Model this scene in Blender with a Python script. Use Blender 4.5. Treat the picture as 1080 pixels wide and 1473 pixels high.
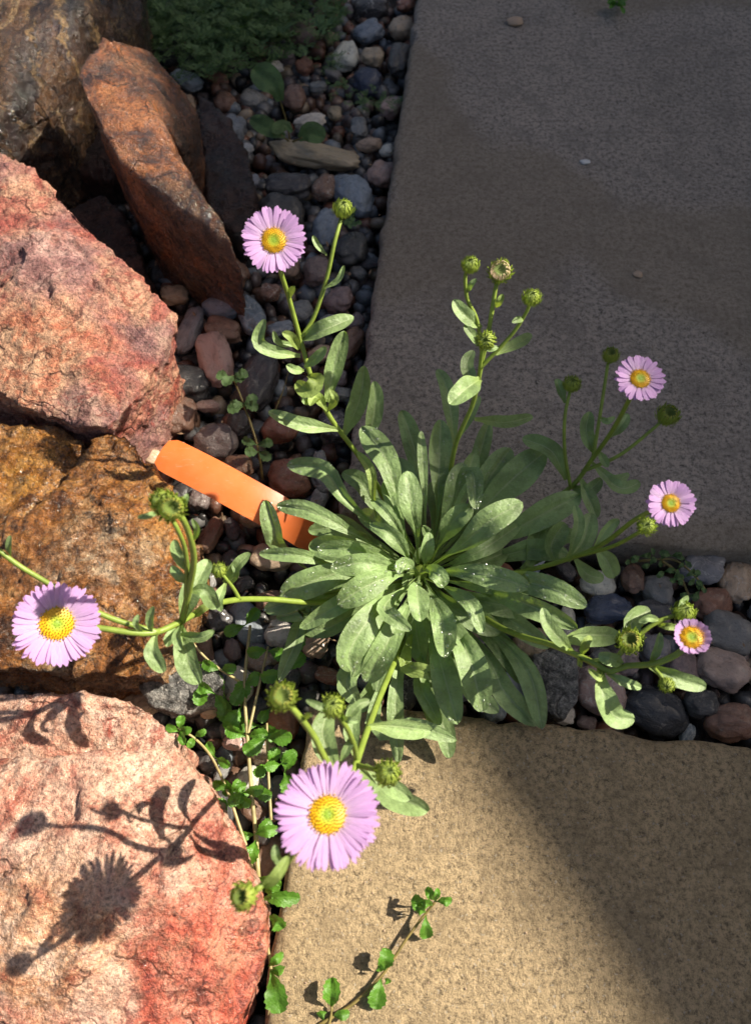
import bpy, bmesh, math, random
import numpy as np
from mathutils import Vector, Matrix, noise, Quaternion
for o in list(bpy.data.objects): bpy.data.objects.remove(o)
scene = bpy.context.scene
COL = scene.collection
R = math.radians
random.seed(11)

# ------------------------------------------------------------------ camera
H, PITCH, FPX = 0.5, 62.0, 1083.0
cd = bpy.data.cameras.new('camera'); cam = bpy.data.objects.new('camera', cd); COL.objects.link(cam)
cam.location = (0, 0, H); cam.rotation_euler = (R(90 - PITCH), 0, 0)
cd.sensor_fit = 'VERTICAL'; cd.sensor_height = 36.0; cd.lens = 36.0 * FPX / 1473.0
cd.clip_start = 0.01; cd.clip_end = 200
cd.dof.use_dof = True; cd.dof.focus_distance = 0.46; cd.dof.aperture_fstop = 11.0
scene.camera = cam
# ------------------------------------------------------------------ sky, sun, exposure
SUN_EL, SUN_AZ = 43.0, -167.5                      # elevation, heading of travel
sd = Vector((math.cos(R(SUN_EL)) * math.cos(R(SUN_AZ)), math.cos(R(SUN_EL)) * math.sin(R(SUN_AZ)), -math.sin(R(SUN_EL))))
w = bpy.data.worlds.new('World'); scene.world = w; w.use_nodes = True
nt = w.node_tree; nt.nodes.clear()
sky = nt.nodes.new('ShaderNodeTexSky'); sky.sky_type = 'NISHITA'; sky.sun_disc = False
sky.dust_density = 4.0; sky.air_density = 1.0; sky.ozone_density = 1.0; sky.sun_elevation = R(SUN_EL); sky.sun_rotation = math.atan2(-sd.x, -sd.y)
bg = nt.nodes.new('ShaderNodeBackground'); bg.inputs['Strength'].default_value = 0.05
wo = nt.nodes.new('ShaderNodeOutputWorld')
nt.links.new(sky.outputs[0], bg.inputs[0]); nt.links.new(bg.outputs[0], wo.inputs[0])
sl = bpy.data.lights.new('sun', 'SUN'); sl.energy = 5.0; sl.angle = R(0.53); sl.color = (1.0, 0.91, 0.76)
so = bpy.data.objects.new('sun', sl); COL.objects.link(so)
so.rotation_euler = sd.to_track_quat('-Z', 'Y').to_euler(); so.location = (3, 1, 5)
cy = scene.cycles; cy.max_bounces = 6; cy.diffuse_bounces = 3; cy.glossy_bounces = 2; cy.transmission_bounces = 4; cy.transparent_max_bounces = 8
vs = scene.view_settings
vs.view_transform = 'Standard'; vs.look = 'None'; vs.gamma = 1.0; vs.use_curve_mapping = False; vs.exposure = 1.1

# ------------------------------------------------------------------ helpers
cp, sp_ = math.cos(R(PITCH)), math.sin(R(PITCH))
FW, UP, RT = Vector((0, cp, -sp_)), Vector((0, sp_, cp)), Vector((1, 0, 0))
CAM = Vector((0, 0, H))
def P(x, y, z):
    """world point at height z seen along a direction (survey of the place)"""
    d = FW + RT * ((x - 540) / FPX) + UP * ((736.5 - y) / FPX)
    return CAM + d * ((z - H) / d.z)
def depth(p): return (p - CAM).dot(FW)
def px2m(p): return depth(p) / FPX
def tag(o, label=None, cat=None, group=None, kind=None):
    if label: o['label'] = label
    if cat: o['category'] = cat
    if group: o['group'] = group
    if kind: o['kind'] = kind
    return o
def link(o, parent=None):
    COL.objects.link(o)
    if parent: o.parent = parent
    return o
def mesh(name, v, f, mats, smooth=True, mi=None):
    m = bpy.data.meshes.new(name); m.from_pydata([tuple(a) for a in v], [], f)
    for k in (mats if isinstance(mats, (list, tuple)) else [mats]): m.materials.append(k)
    m.polygons.foreach_set('use_smooth', [smooth] * len(m.polygons))
    if mi is not None: m.polygons.foreach_set('material_index', mi)
    m.update(); return m
def obj(name, v, f, mats, parent=None, smooth=True, mi=None):
    return link(bpy.data.objects.new(name, mesh(name, v, f, mats, smooth, mi)), parent)
def empty(name, loc):
    o = bpy.data.objects.new(name, None); o.location = loc; o.empty_display_size = .02
    COL.objects.link(o); return o
def spline(pts, n):
    """Catmull-Rom through pts, n samples"""
    pts = [Vector(p) for p in pts]
    if len(pts) == 2: return [pts[0].lerp(pts[1], i / (n - 1)) for i in range(n)]
    q = [pts[0] * 2 - pts[1]] + pts + [pts[-1] * 2 - pts[-2]]
    L = [0]
    for i in range(1, len(pts)): L.append(L[-1] + (pts[i] - pts[i - 1]).length)
    out = []
    for i in range(n):
        s = L[-1] * i / (n - 1); k = 0
        while k < len(pts) - 2 and s > L[k + 1]: k += 1
        t = (s - L[k]) / max(L[k + 1] - L[k], 1e-9); a, b, c, d = q[k:k + 4]
        out.append(.5 * ((2 * b) + (c - a) * t + (2 * a - 5 * b + 4 * c - d) * t * t + (3 * b - a - 3 * c + d) * t ** 3))
    return out
def tube(pts, r0, r1, n=None, seg=8, wob=0):
    n = n or max(6, 5 * len(pts)); c = spline(pts, n); v, f = [], []
    side = None
    for i, p in enumerate(c):
        t = (c[min(i + 1, n - 1)] - c[max(i - 1, 0)]).normalized()
        if side is None: side = t.orthogonal().normalized()
        side = (side - t * side.dot(t)).normalized(); up = t.cross(side)
        r = r0 + (r1 - r0) * i / (n - 1)
        if wob: r *= 1 + wob * noise.noise(p * 300)
        for k in range(seg):
            a = 2 * math.pi * k / seg; v.append(p + side * (r * math.cos(a)) + up * (r * math.sin(a)))
    for i in range(n - 1):
        for k in range(seg):
            f.append((i * seg + k, i * seg + (k + 1) % seg, (i + 1) * seg + (k + 1) % seg, (i + 1) * seg + k))
    f.append(tuple(range(seg))[::-1]); f.append(tuple(range((n - 1) * seg, n * seg)))
    return v, f
def sstep(a, b, x):
    t = min(1, max(0, (x - a) / (b - a))); return t * t * (3 - 2 * t)

# ------------------------------------------------------------------ materials
def newmat(name):
    m = bpy.data.materials.new(name); m.use_nodes = True; m.node_tree.nodes.clear()
    return m, N(m.node_tree)
class N:
    def __init__(s, t): s.t = t
    def n(s, ty, **kw):
        a = s.t.nodes.new('ShaderNode' + ty)
        for k, v in kw.items():
            if k[0] == 'i' and k[1:].isdigit(): s.put(a.inputs[int(k[1:])], v)
            elif k in a.inputs.keys() if hasattr(a.inputs, 'keys') else False: s.put(a.inputs[k], v)
            else: setattr(a, k, v)
        return a
    def put(s, inp, v):
        if isinstance(v, bpy.types.NodeSocket): s.t.links.new(v, inp)
        elif isinstance(v, bpy.types.Node): s.t.links.new(v.outputs[0], inp)
        else: inp.default_value = (*v, 1) if isinstance(v, tuple) and len(v) == 3 and inp.type == 'RGBA' else v
    def noise(s, co, scale, detail=6, rough=.6, dist=0, col=False):
        a = s.n('TexNoise'); s.put(a.inputs['Vector'], co)
        for k, v in (('Scale', scale), ('Detail', detail), ('Roughness', rough), ('Distortion', dist)): s.put(a.inputs[k], v)
        return a.outputs[1] if col else a.outputs[0]
    def voro(s, co, scale, feat='F1', out=0, rnd=1):
        a = s.n('TexVoronoi'); a.feature = feat; s.put(a.inputs['Vector'], co); s.put(a.inputs['Scale'], scale)
        s.put(a.inputs['Randomness'], rnd); return a.outputs[out]
    def ramp(s, fac, stops, mode='LINEAR'):
        a = s.n('ValToRGB'); a.color_ramp.interpolation = mode; e = a.color_ramp.elements
        while len(e) < len(stops): e.new(.5)
        for x, (p, c) in zip(e, stops):
            x.position = p; x.color = (*c, 1) if isinstance(c, tuple) else (c, c, c, 1)
        s.put(a.inputs[0], fac); return a.outputs[0]
    def mix(s, fac, a, b, mode='MIX'):
        m = s.n('Mix'); m.data_type = 'RGBA'; m.blend_type = mode
        s.put(m.inputs[0], fac); s.put(m.inputs[6], a); s.put(m.inputs[7], b); return m.outputs[2]
    def math(s, op, a, b=0.0, c=0.0):
        m = s.n('Math'); m.operation = op; s.put(m.inputs[0], a); s.put(m.inputs[1], b); s.put(m.inputs[2], c); return m.outputs[0]
    def bump(s, h, strength, dist, normal=None):
        b = s.n('Bump'); s.put(b.inputs['Strength'], strength); s.put(b.inputs['Distance'], dist); s.put(b.inputs['Height'], h)
        if normal is not None: s.put(b.inputs['Normal'], normal)
        return b.outputs[0]
    def co(s, which='Object'): return s.n('TexCoord').outputs[which]
    def bsdf(s, **kw):
        b = s.n('BsdfPrincipled')
        for k, v in kw.items(): s.put(b.inputs[k.replace('_', ' ')], v)
        return b.outputs[0]
    def out(s, sh): o = s.n('OutputMaterial'); s.put(o.inputs[0], sh)
    def warp(s, co, scale, amt):
        c = s.noise(co, scale, 3, .5, 0, True)
        sub = s.n('VectorMath'); sub.operation = 'SUBTRACT'; s.put(sub.inputs[0], c); sub.inputs[1].default_value = (.5, .5, .5)
        sc = s.n('VectorMath'); sc.operation = 'SCALE'; s.put(sc.inputs[0], sub.outputs[0]); s.put(sc.inputs[3], amt)
        ad = s.n('VectorMath'); ad.operation = 'ADD'; s.put(ad.inputs[0], co); s.put(ad.inputs[1], sc.outputs[0]); return ad.outputs[0]
    def stretch(s, co, sc, rot=(0, 0, 0)):
        m = s.n('Mapping'); s.put(m.inputs[0], co); m.inputs['Scale'].default_value = sc; m.inputs['Rotation'].default_value = rot; return m.outputs[0]

def rock_mat(name, cols, patch, vein, dark, s1=22, s2=9, s3=30, rough=(.22, .6), bump=1.0, coat=.35, strata=None, speck=None, veinw=.02, grainy=1.0, zones=(), stripes=None):
    m, g = newmat(name); co = g.co(); wc = g.warp(co, 20, .03)
    sq = lambda st: [(.5 + (p - .5) * .62, c_) for p, c_ in st]
    cols = sq(cols)
    if patch: patch = (sq(patch[0]), .5 + (patch[1] - .5) * .8, .5 + (patch[2] - .5) * .8)
    if strata: wc = g.stretch(wc, strata[0], strata[1])
    c = g.ramp(g.noise(wc, s1, 6, .7, .4), cols)
    if patch:
        c = g.mix(g.ramp(g.noise(co, s2, 5, .6, .6), [(patch[1], 0.), (patch[2], 1.)]), c, g.ramp(g.noise(wc, s1 * 2.2, 5, .72), patch[0]))
    for zp, zr, zc in zones:
        sb = g.n('VectorMath'); sb.operation = 'SUBTRACT'; g.put(sb.inputs[0], g.warp(co, 30, .03)); sb.name = 'zone'; sb['at'] = zp
        ln = g.n('VectorMath'); ln.operation = 'LENGTH'; g.put(ln.inputs[0], sb.outputs[0])
        zf = g.math('ADD', g.math('DIVIDE', ln.outputs[1], zr), g.math('MULTIPLY', g.math('SUBTRACT', g.noise(co, 40, 7, .7), .5), 2.2))
        c = g.mix(g.ramp(zf, [(.5, .8), (1., 0.)]), c, g.ramp(g.noise(wc, s1 * 1.8, 5, .75), sq(zc)))
    if stripes:
        wv = g.n('TexWave'); wv.wave_type = 'BANDS'; wv.bands_direction = 'X'; g.put(wv.inputs['Vector'], g.stretch(g.warp(co, 14, .02), (1, 1, 1), (0, 0, R(-14))))
        for k_, v_ in (('Scale', stripes[0]), ('Distortion', 12.), ('Detail', 5.), ('Detail Scale', 1.2), ('Detail Roughness', .7)): wv.inputs[k_].default_value = v_
        c = g.mix(g.math('MULTIPLY', g.ramp(wv.outputs[1], [(.80, 0.), (1., .9)]), g.ramp(g.noise(co, 28, 6, .75), [(.46, 0.), (.58, .9)])), c, stripes[1])
    if vein:
        v = g.math('ABSOLUTE', g.math('SUBTRACT', g.noise(wc, s3, 4, .55, 1.2), .5))
        c = g.mix(g.math('MULTIPLY', g.ramp(v, [(0., 1.), (veinw, 0.)]), g.ramp(g.noise(co, 14, 2), [(.4, 0.), (.6, .85)])), c, vein)
    if dark:
        c = g.mix(g.ramp(g.noise(co, 130, 6, .75), [(.56, 0.), (.70, .8)]), c, dark)
    if speck:
        c = g.mix(g.ramp(g.noise(co, 320, 3, .7), [(.60, 0.), (.68, .8)]), c, speck)
    c = g.mix(.85 * grainy, c, g.ramp(g.noise(co, 420, 5, .8), [(.38, .28), (.5, .95), (.62, 1.3)]), 'MULTIPLY')
    c = g.mix(.5, c, g.ramp(g.noise(co, 75, 6, .7), [(.38, .5), (.5, .95), (.6, 1.1)]), 'MULTIPLY')
    ck = g.voro(g.warp(co, 45, .045), 24, 'DISTANCE_TO_EDGE', 0)
    ckm = g.math('MULTIPLY', g.ramp(ck, [(0., 1.), (.035, 0.)]), g.ramp(g.noise(co, 18, 3, .6), [(.48, 0.), (.56, 1.)]))
    c = g.mix(g.math('MULTIPLY', ckm, .75), c, tuple(.35 * x for x in (dark or (.05, .03, .02))))
    f = g.noise(co, 150, 5, .75); f2 = g.voro(co, 85, 'F1', 0)
    h = g.math('SUBTRACT', g.math('ADD', g.math('MULTIPLY', f, 1.0), g.math('MULTIPLY', f2, .35)), g.math('MULTIPLY', ckm, .3))
    nb = g.bump(h, .8 * bump, .0075)
    nb = g.bump(g.noise(co, 700, 3, .75), .6 * bump, .0022, nb)
    r = g.ramp(g.noise(co, 60, 6, .7), [(.35, rough[0]), (.68, rough[1])])
    g.out(g.bsdf(Base_Color=c, Roughness=r, Normal=nb, Coat_Weight=coat, Coat_Roughness=.07, Coat_Normal=nb)); return m

M = {}
M['pink'] = rock_mat('pink_stone', [(.28, (.26, .05, .04)), (.40, (.40, .115, .08)), (.5, (.47, .19, .125)), (.6, (.58, .33, .21)), (.72, (.40, .10, .06))],
    ([(.3, (.22, .10, .10)), (.5, (.36, .18, .155)), (.7, (.47, .29, .22))], .46, .58), (.28, .045, .03), (.20, .06, .05), rough=(.4, .75), coat=.06, bump=1.1,
    zones=(((40, 520, .09), .06, [(.3, (.40, .10, .05)), (.45, (.58, .22, .11)), (.6, (.66, .40, .24))]), ((60, 370, .11), .045, [(.3, (.22, .10, .10)), (.5, (.40, .22, .20)), (.7, (.56, .38, .33))])))
M['salmon'] = rock_mat('salmon_stone', [(.26, (.30, .07, .045)), (.40, (.50, .19, .125)), (.5, (.62, .35, .24)), (.60, (.66, .44, .33)), (.75, (.40, .10, .065))],
    ([(.3, (.26, .025, .016)), (.5, (.44, .075, .042)), (.7, (.50, .16, .09))], .52, .62), (.15, .025, .022), (.20, .07, .05), rough=(.12, .6), coat=.5, bump=.95, s1=26, s2=6,
    zones=(((320, 1400, .05), .052, [(.3, (.22, .02, .012)), (.42, (.50, .085, .045)), (.55, (.60, .15, .085)), (.68, (.52, .22, .13))]), ((180, 1160, .08), .05, [(.3, (.46, .16, .10)), (.5, (.70, .45, .32)), (.65, (.70, .48, .36))]),
           ((60, 1340, .08), .05, [(.3, (.36, .11, .05)), (.5, (.62, .34, .18)), (.65, (.70, .48, .34))])))
M['ochre'] = rock_mat('ochre_quartz_stone', [(.26, (.05, .018, .006)), (.38, (.22, .08, .018)), (.5, (.36, .145, .036)), (.60, (.46, .24, .09)), (.72, (.26, .09, .018))],
    ([(.3, (.10, .035, .014)), (.5, (.34, .17, .065)), (.7, (.50, .34, .19))], .50, .60), (.03, .012, .008), (.022, .010, .006), s1=34, rough=(.10, .5), coat=.6, bump=1.5, speck=(.05, .02, .012),
    zones=(((235, 730, .06), .045, [(.3, (.16, .05, .010)), (.45, (.46, .18, .034)), (.6, (.55, .28, .08))]), ((40, 680, .06), .04, [(.3, (.07, .025, .008)), (.45, (.40, .16, .022)), (.6, (.50, .25, .05))]), ((150, 790, .07), .036, [(.3, (.17, .06, .025)), (.5, (.42, .22, .10)), (.65, (.56, .42, .28))])))
M['brown'] = rock_mat('brown_wet_stone', [(.28, (.022, .009, .005)), (.42, (.13, .046, .018)), (.55, (.28, .10, .034)), (.72, (.36, .145, .055))],
    ([(.3, (.03, .015, .008)), (.5, (.10, .048, .024)), (.7, (.18, .10, .055))], .46, .6), (.24, .13, .06), (.012, .007, .005), s1=20, rough=(.10, .34), coat=1., bump=.95)
M['umber'] = rock_mat('striped_umber_stone', [(.30, (.016, .009, .005)), (.46, (.06, .029, .013)), (.56, (.11, .055, .022)), (.66, (.14, .07, .03)), (.69, (.40, .27, .13)), (.75, (.09, .045, .022))],
    None, None, (.015, .008, .006), s1=26, rough=(.10, .38), coat=.9, bump=1.3, strata=((1.5, .12, .5), (0, 0, R(14))), stripes=(13., (.34, .22, .10)))
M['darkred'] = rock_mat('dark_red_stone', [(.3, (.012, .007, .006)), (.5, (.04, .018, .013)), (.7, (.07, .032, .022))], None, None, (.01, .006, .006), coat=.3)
M['granite'] = rock_mat('grey_granite', [(.3, (.05, .05, .048)), (.5, (.18, .175, .165)), (.7, (.36, .34, .31))], None, None, (.03, .03, .03), s1=90, coat=.1, speck=(.45, .42, .38))

def concrete(name, tint, damp=.5):
    m, g = newmat(name); co = g.co()
    c = g.ramp(g.noise(co, 7, 6, .6), [(.3, tuple(.86 * t for t in tint)), (.7, tuple(1.1 * t for t in tint))])
    grn = g.noise(co, 230, 5, .88)
    c = g.mix(.9, c, g.ramp(grn, [(.38, .22), (.46, .80), (.57, 1.35)]), 'MULTIPLY')
    c = g.mix(g.ramp(g.noise(co, 30, 6, .7), [(.48, 0.), (.62, .5)]), c, tuple(.62 * t for t in tint))
    c = g.mix(g.ramp(g.noise(co, 420, 2, .5), [(.64, 0.), (.69, .7)]), c, (.62, .54, .43))
    c = g.mix(g.ramp(g.noise(co, 160, 3, .6), [(.66, 0.), (.70, .7)]), c, (.06, .046, .036))
    # old damp patch with its own outline
    c = g.mix(g.ramp(g.noise(g.warp(co, 12, .05), 3.2, 2, .4), [(.49, 0.), (.52, damp)]), c, (tint[0] * .70, tint[1] * .64, tint[2] * .50))
    gr = g.noise(co, 620, 3, .9)
    nb = g.bump(g.math('ADD', g.math('MULTIPLY', gr, .5), grn), 1., .0058)
    nb = g.bump(g.noise(co, 55, 5, .65), .35, .003, nb)
    g.out(g.bsdf(Base_Color=c, Roughness=g.ramp(g.noise(co, 120, 4, .7), [(.3, .62), (.7, .92)]), Normal=nb)); return m
M['slab'] = concrete('tan_concrete', (.56, .415, .24), .12); M['slab2'] = concrete('grey_concrete', (.49, .415, .35))

def soil():
    m, g = newmat('dark_soil'); co = g.co()
    c = g.ramp(g.noise(co, 60, 8, .7), [(.3, (.018, .012, .009)), (.6, (.05, .036, .026)), (.75, (.09, .07, .055))])
    g.out(g.bsdf(Base_Color=c, Roughness=.9, Normal=g.bump(g.noise(co, 120, 8, .7), 1., .004))); return m
M['soil'] = soil()

def pebble_mat(name, attr=False):
    m, g = newmat(name); co = g.co()
    oi = g.n('ObjectInfo')
    if attr:
        a = g.n('Attribute'); a.attribute_name = 'tint'; base = a.outputs[0]; pc = g.stretch(co, (60, 60, 60))
    else:
        base = oi.outputs['Color']
        ad = g.n('VectorMath'); ad.operation = 'ADD'; g.put(ad.inputs[0], co)
        cb = g.n('CombineXYZ')
        for i in range(3): g.put(cb.inputs[i], g.math('MULTIPLY', oi.outputs['Random'], 37.0 + i * 11))
        g.put(ad.inputs[1], cb); pc = ad.outputs[0]
    c = g.mix(.75, base, g.ramp(g.noise(pc, 1.6, 6, .65, .5), [(.3, .4), (.5, .85), (.7, 1.)]), 'MULTIPLY')
    c = g.mix(g.ramp(g.noise(pc, 5, 5, .75), [(.55, 0.), (.70, .6)]), c, (.045, .038, .032))
    c = g.mix(g.ramp(g.noise(pc, 3.0, 6, .7, .8), [(.58, 0.), (.68, .5)]), c, (.40, .36, .30))
    vn = g.math('ABSOLUTE', g.math('SUBTRACT', g.noise(pc, 1.3, 3, .5, .6), .5))
    c = g.mix(g.math('MULTIPLY', g.ramp(vn, [(0., .7), (.018, 0.)]), g.math('GREATER_THAN', oi.outputs['Random'], .86)), c, (.5, .47, .42))
    nb = g.bump(g.noise(pc, 6, 7, .7), .35, .12 if not attr else .002)
    g.out(g.bsdf(Base_Color=c, Roughness=g.ramp(g.noise(pc, 3, 4), [(.35, .22), (.7, .65)]), Normal=nb, Coat_Weight=.3, Coat_Roughness=.2)); return m
M['pebble'] = pebble_mat('river_pebble'); M['gravel'] = pebble_mat('gravel_bed', True)

def leaf_mat(name, top, under, tr, rough=.42, mott=(.66, 1.2), vein=None, trans=.32, sheen=.0, glint_spots=0.):
    m, g = newmat(name); co = g.co()
    uv = g.n('UVMap').outputs[0]; sx = g.n('SeparateXYZ'); g.put(sx.inputs[0], uv)
    c = g.mix(1., top, g.ramp(g.noise(co, 60, 5, .6), [(.36, mott[0]), (.62, mott[1])]), 'MULTIPLY')
    c = g.mix(.35, c, g.ramp(g.noise(co, 300, 5, .75), [(.38, .45), (.55, 1.)]), 'MULTIPLY')
    if glint_spots: c = g.mix(g.ramp(g.noise(co, 500, 3, .6), [(.58, 0.), (.70, glint_spots)]), c, (.42, .47, .36))  # pale specks paint dotted droplet highlights into the leaf colour
    k = g.math('ABSOLUTE', g.math('SUBTRACT', sx.outputs[0], .5))
    if vein: c = g.mix(g.ramp(k, [(0., .75), (.045, 0.)]), c, vein)
    # paler petiole towards the leaf base
    c = g.mix(g.ramp(sx.outputs[1], [(.0, .8), (.35, 0.)]), c, under)
    geo = g.n('NewGeometry'); c2 = g.mix(geo.outputs['Backfacing'], c, under)
    # side veins as fine relief
    wv = g.math('SINE', g.math('MULTIPLY', g.math('SUBTRACT', sx.outputs[1], g.math('MULTIPLY', k, .55)), 60.))
    hb = g.math('ADD', g.math('ADD', g.noise(co, 350, 5, .7), g.math('MULTIPLY', g.noise(co, 90, 3, .6), 2.)), g.math('MULTIPLY', wv, .03))
    nb = g.bump(hb, .5, .0014)
    b = g.bsdf(Base_Color=c2, Roughness=g.ramp(g.noise(co, 200, 4), [(.3, rough), (.7, rough + .22)]), Normal=nb, Sheen_Weight=sheen)
    t = g.n('BsdfTranslucent'); g.put(t.inputs[0], tr); g.put(t.inputs['Normal'], nb)
    ms = g.n('MixShader'); g.put(ms.inputs[0], trans); g.put(ms.inputs[1], b); g.put(ms.inputs[2], t)
    g.out(ms.outputs[0]); return m
M['leaf'] = leaf_mat('sage_leaf', (.265, .382, .150), (.27, .37, .09), (.30, .46, .04), vein=(.40, .48, .26), trans=.27, sheen=.06, glint_spots=.22, rough=.30)
M['bract'] = leaf_mat('yellow_green_leaf', (.28, .38, .10), (.30, .40, .09), (.40, .52, .05), trans=.3)
M['weed'] = leaf_mat('glossy_green_leaf', (.105, .25, .026), (.11, .24, .04), (.14, .42, .02), rough=.22, trans=.3, vein=(.16, .30, .06))
M['fern'] = leaf_mat('dull_green_leaf', (.10, .175, .055), (.12, .20, .07), (.13, .24, .05), rough=.5, trans=.25)
M['dryleaf'] = leaf_mat('dry_leaf', (.36, .13, .04), (.36, .15, .06), (.5, .16, .03), rough=.5, trans=.2)

def simple(name, col, rough=.5, var=.25, scale=80, bump=.15, trans=None, coat=0.):
    m, g = newmat(name); co = g.co()
    c = g.mix(1., col, g.ramp(g.noise(co, scale, 5, .6), [(.3, 1 - var), (.7, 1 + var * .3)]), 'MULTIPLY')
    nb = g.bump(g.noise(co, scale * 4, 4, .6), bump, .001)
    b = g.bsdf(Base_Color=c, Roughness=rough, Normal=nb, Coat_Weight=coat)
    if trans:
        t = g.n('BsdfTranslucent'); g.put(t.inputs[0], trans[1]); ms = g.n('MixShader')
        g.put(ms.inputs[0], trans[0]); g.put(ms.inputs[1], b); g.put(ms.inputs[2], t); b = ms.outputs[0]
    g.out(b); return m
M['stem'] = simple('green_stem', (.25, .34, .055), .42, .3, 150, .2, (.15, (.3, .45, .05)))
M['wstem'] = simple('straw_stem', (.36, .30, .13), .5, .4, 150)
M['rstem'] = simple('reddish_green_stem', (.22, .17, .05), .5, .4, 150)
M['twig'] = simple('dry_twig', (.30, .19, .11), .7, .5, 300)
M['budg'] = simple('bud_green', (.34, .43, .07), .45, .35, 500, .3, (.2, (.35, .5, .05)))
M['budc'] = simple('bud_centre', (.14, .20, .03), .55, .5, 900, .5)
M['budy'] = simple('bud_yellow', (.46, .44, .09), .5, .3, 500, .3, (.2, (.5, .5, .06)))
M['budp'] = simple('bud_petal', (.68, .56, .34), .5, .2, 500, .2, (.25, (.8, .6, .5)))
def tag_mat():
    m, g = newmat('orange_plastic'); co = g.co()
    c = g.mix(g.ramp(g.noise(co, 55, 4, .6), [(.35, 0.), (.65, .5)]), (.85, .20, .04), (.88, .27, .09))
    c = g.mix(g.ramp(g.noise(co, 260, 5, .8), [(.62, 0.), (.72, .5)]), c, (.20, .10, .05))
    c = g.mix(g.ramp(g.noise(g.stretch(co, (1, 6, 1), (0, 0, R(-28))), 150, 3, .7), [(.62, 0.), (.68, .25)]), c, (.9, .55, .40))
    b = g.bsdf(Base_Color=c, Roughness=.38, Normal=g.bump(g.noise(co, 300, 4, .7), .15, .001), Coat_Weight=.5, Coat_Roughness=.42)
    t = g.n('BsdfTranslucent'); g.put(t.inputs[0], (1., .22, .02)); ms = g.n('MixShader')
    g.put(ms.inputs[0], .25); g.put(ms.inputs[1], b); g.put(ms.inputs[2], t); g.out(ms.outputs[0]); return m
M['tag'] = tag_mat()
M['chip'] = simple('tan_chip', (.46, .33, .23), .7, .4, 300)
M['white'] = simple('chalky_white', (.62, .62, .60), .8, .3, 300)
M['render'] = simple('cream_render', (.62, .56, .46), .9, .15, 6)
M['tilesm'] = simple('grey_roof_tile', (.12, .11, .11), .8, .3, 6)
M['wood'] = simple('white_painted_wood', (.7, .69, .66), .5, .1, 8)
def petal_mat():
    m, g = newmat('lilac_petal'); co = g.co('UV'); sx = g.n('SeparateXYZ'); g.put(sx.inputs[0], g.n('UVMap').outputs[0])
    oi = g.n('ObjectInfo')
    c = g.ramp(sx.outputs[1], [(.0, (.80, .66, .80)), (.3, (.72, .50, .76)), (1., (.66, .40, .74))])
    st = g.math('SINE', g.math('MULTIPLY', sx.outputs[0], 34.))
    c = g.mix(g.math('MULTIPLY', g.math('ADD', st, 1.), .16), c, (.56, .30, .66))
    c = g.mix(.4, c, g.ramp(oi.outputs['Random'], [(0., (.78, .72, .84)), (1., (1., 1., 1.))]), 'MULTIPLY')
    nb = g.bump(st, .4, .0003)
    b = g.bsdf(Base_Color=c, Roughness=.5, Normal=nb, Sheen_Weight=.2)
    t = g.n('BsdfTranslucent'); g.put(t.inputs[0], g.mix(.5, c, (.85, .55, .9))); ms = g.n('MixShader')
    g.put(ms.inputs[0], .38); g.put(ms.inputs[1], b); g.put(ms.inputs[2], t); g.out(ms.outputs[0]); return m
M['petal'] = petal_mat()
def disc_mat():
    m, g = newmat('yellow_florets'); co = g.co()
    ln = g.n('VectorMath'); ln.operation = 'LENGTH'; g.put(ln.inputs[0], g.stretch(co, (1, 1, 0)))
    c = g.ramp(ln.outputs[1], [(.15, (.22, .34, .02)), (.40, (.46, .45, .02)), (.56, (.70, .45, .008)), (1., (.72, .38, .006))])
    c = g.mix(.5, c, g.ramp(g.noise(co, 12, 3), [(.3, .55), (.65, 1.)]), 'MULTIPLY')
    g.out(g.bsdf(Base_Color=c, Roughness=.5)); return m
M['disc'] = disc_mat()
def water():
    m, g = newmat('water_drop'); t = g.n('BsdfTransparent'); gl = g.n('BsdfGlossy'); g.put(gl.inputs['Roughness'], .16)
    fr = g.n('LayerWeight'); fr.inputs[0].default_value = .3; ms = g.n('MixShader')
    g.put(ms.inputs[0], g.math('ADD', g.math('MULTIPLY', g.math('POWER', fr.outputs[1], 3.), .5), .16)); g.put(ms.inputs[1], t.outputs[0]); g.put(ms.inputs[2], gl.outputs[0]); g.out(ms.outputs[0]); return m
M['water'] = water()
def glass():
    m, g = newmat('window_glass'); g.out(g.bsdf(Base_Color=(.03, .035, .04), Roughness=.06)); return m
M['glass'] = glass()

# ------------------------------------------------------------------ ground sheet
v, f = [], []
S = 40.0
g_o = obj('ground', [(-S, -S, -.036), (S, -S, -.036), (S, S, -.036), (-S, S, -.036)], [(0, 1, 2, 3)], M['soil'])
tag(g_o, kind='structure')

# ------------------------------------------------------------------ house whose eave shades the slabs (stands 4 m away, out of view)
A0, B0 = P(888, 1473, .02), P(608, 1040, .02)
ed = (B0 - A0); ed.z = 0; ed.normalize()
nn = Vector((-ed.y, ed.x, 0)); nn = nn if nn.x > 0 else -nn
E0 = A0 - sd * 5.0
hz = E0.z
house = empty('house', (E0 + nn * 3.4) * 1.0); house.location.z = -.036
HL = Vector(house.location)
def HP(a, b, z): p = E0 + ed * a + nn * b; return Vector((p.x, p.y, z)) - HL
def hbox(name, a0, a1, b0, b1, z0, z1, mat, parent=house, z1b=None):
    z1b = z1 if z1b is None else z1b
    vv = [HP(a0, b0, z0), HP(a1, b0, z0), HP(a1, b1, z0), HP(a0, b1, z0), HP(a0, b0, z1), HP(a1, b0, z1), HP(a1, b1, z1b), HP(a0, b1, z1b)]
    return obj(name, vv, [(0, 3, 2, 1), (4, 5, 6, 7), (0, 1, 5, 4), (1, 2, 6, 5), (2, 3, 7, 6), (3, 0, 4, 7)], mat, parent, False)
tag(house, 'cream rendered house whose long eave throws the shade over the paving', 'house')
hbox('wall', -6.5, 6.5, .45, 6.35, -.05, hz - .06, M['render'])
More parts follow.
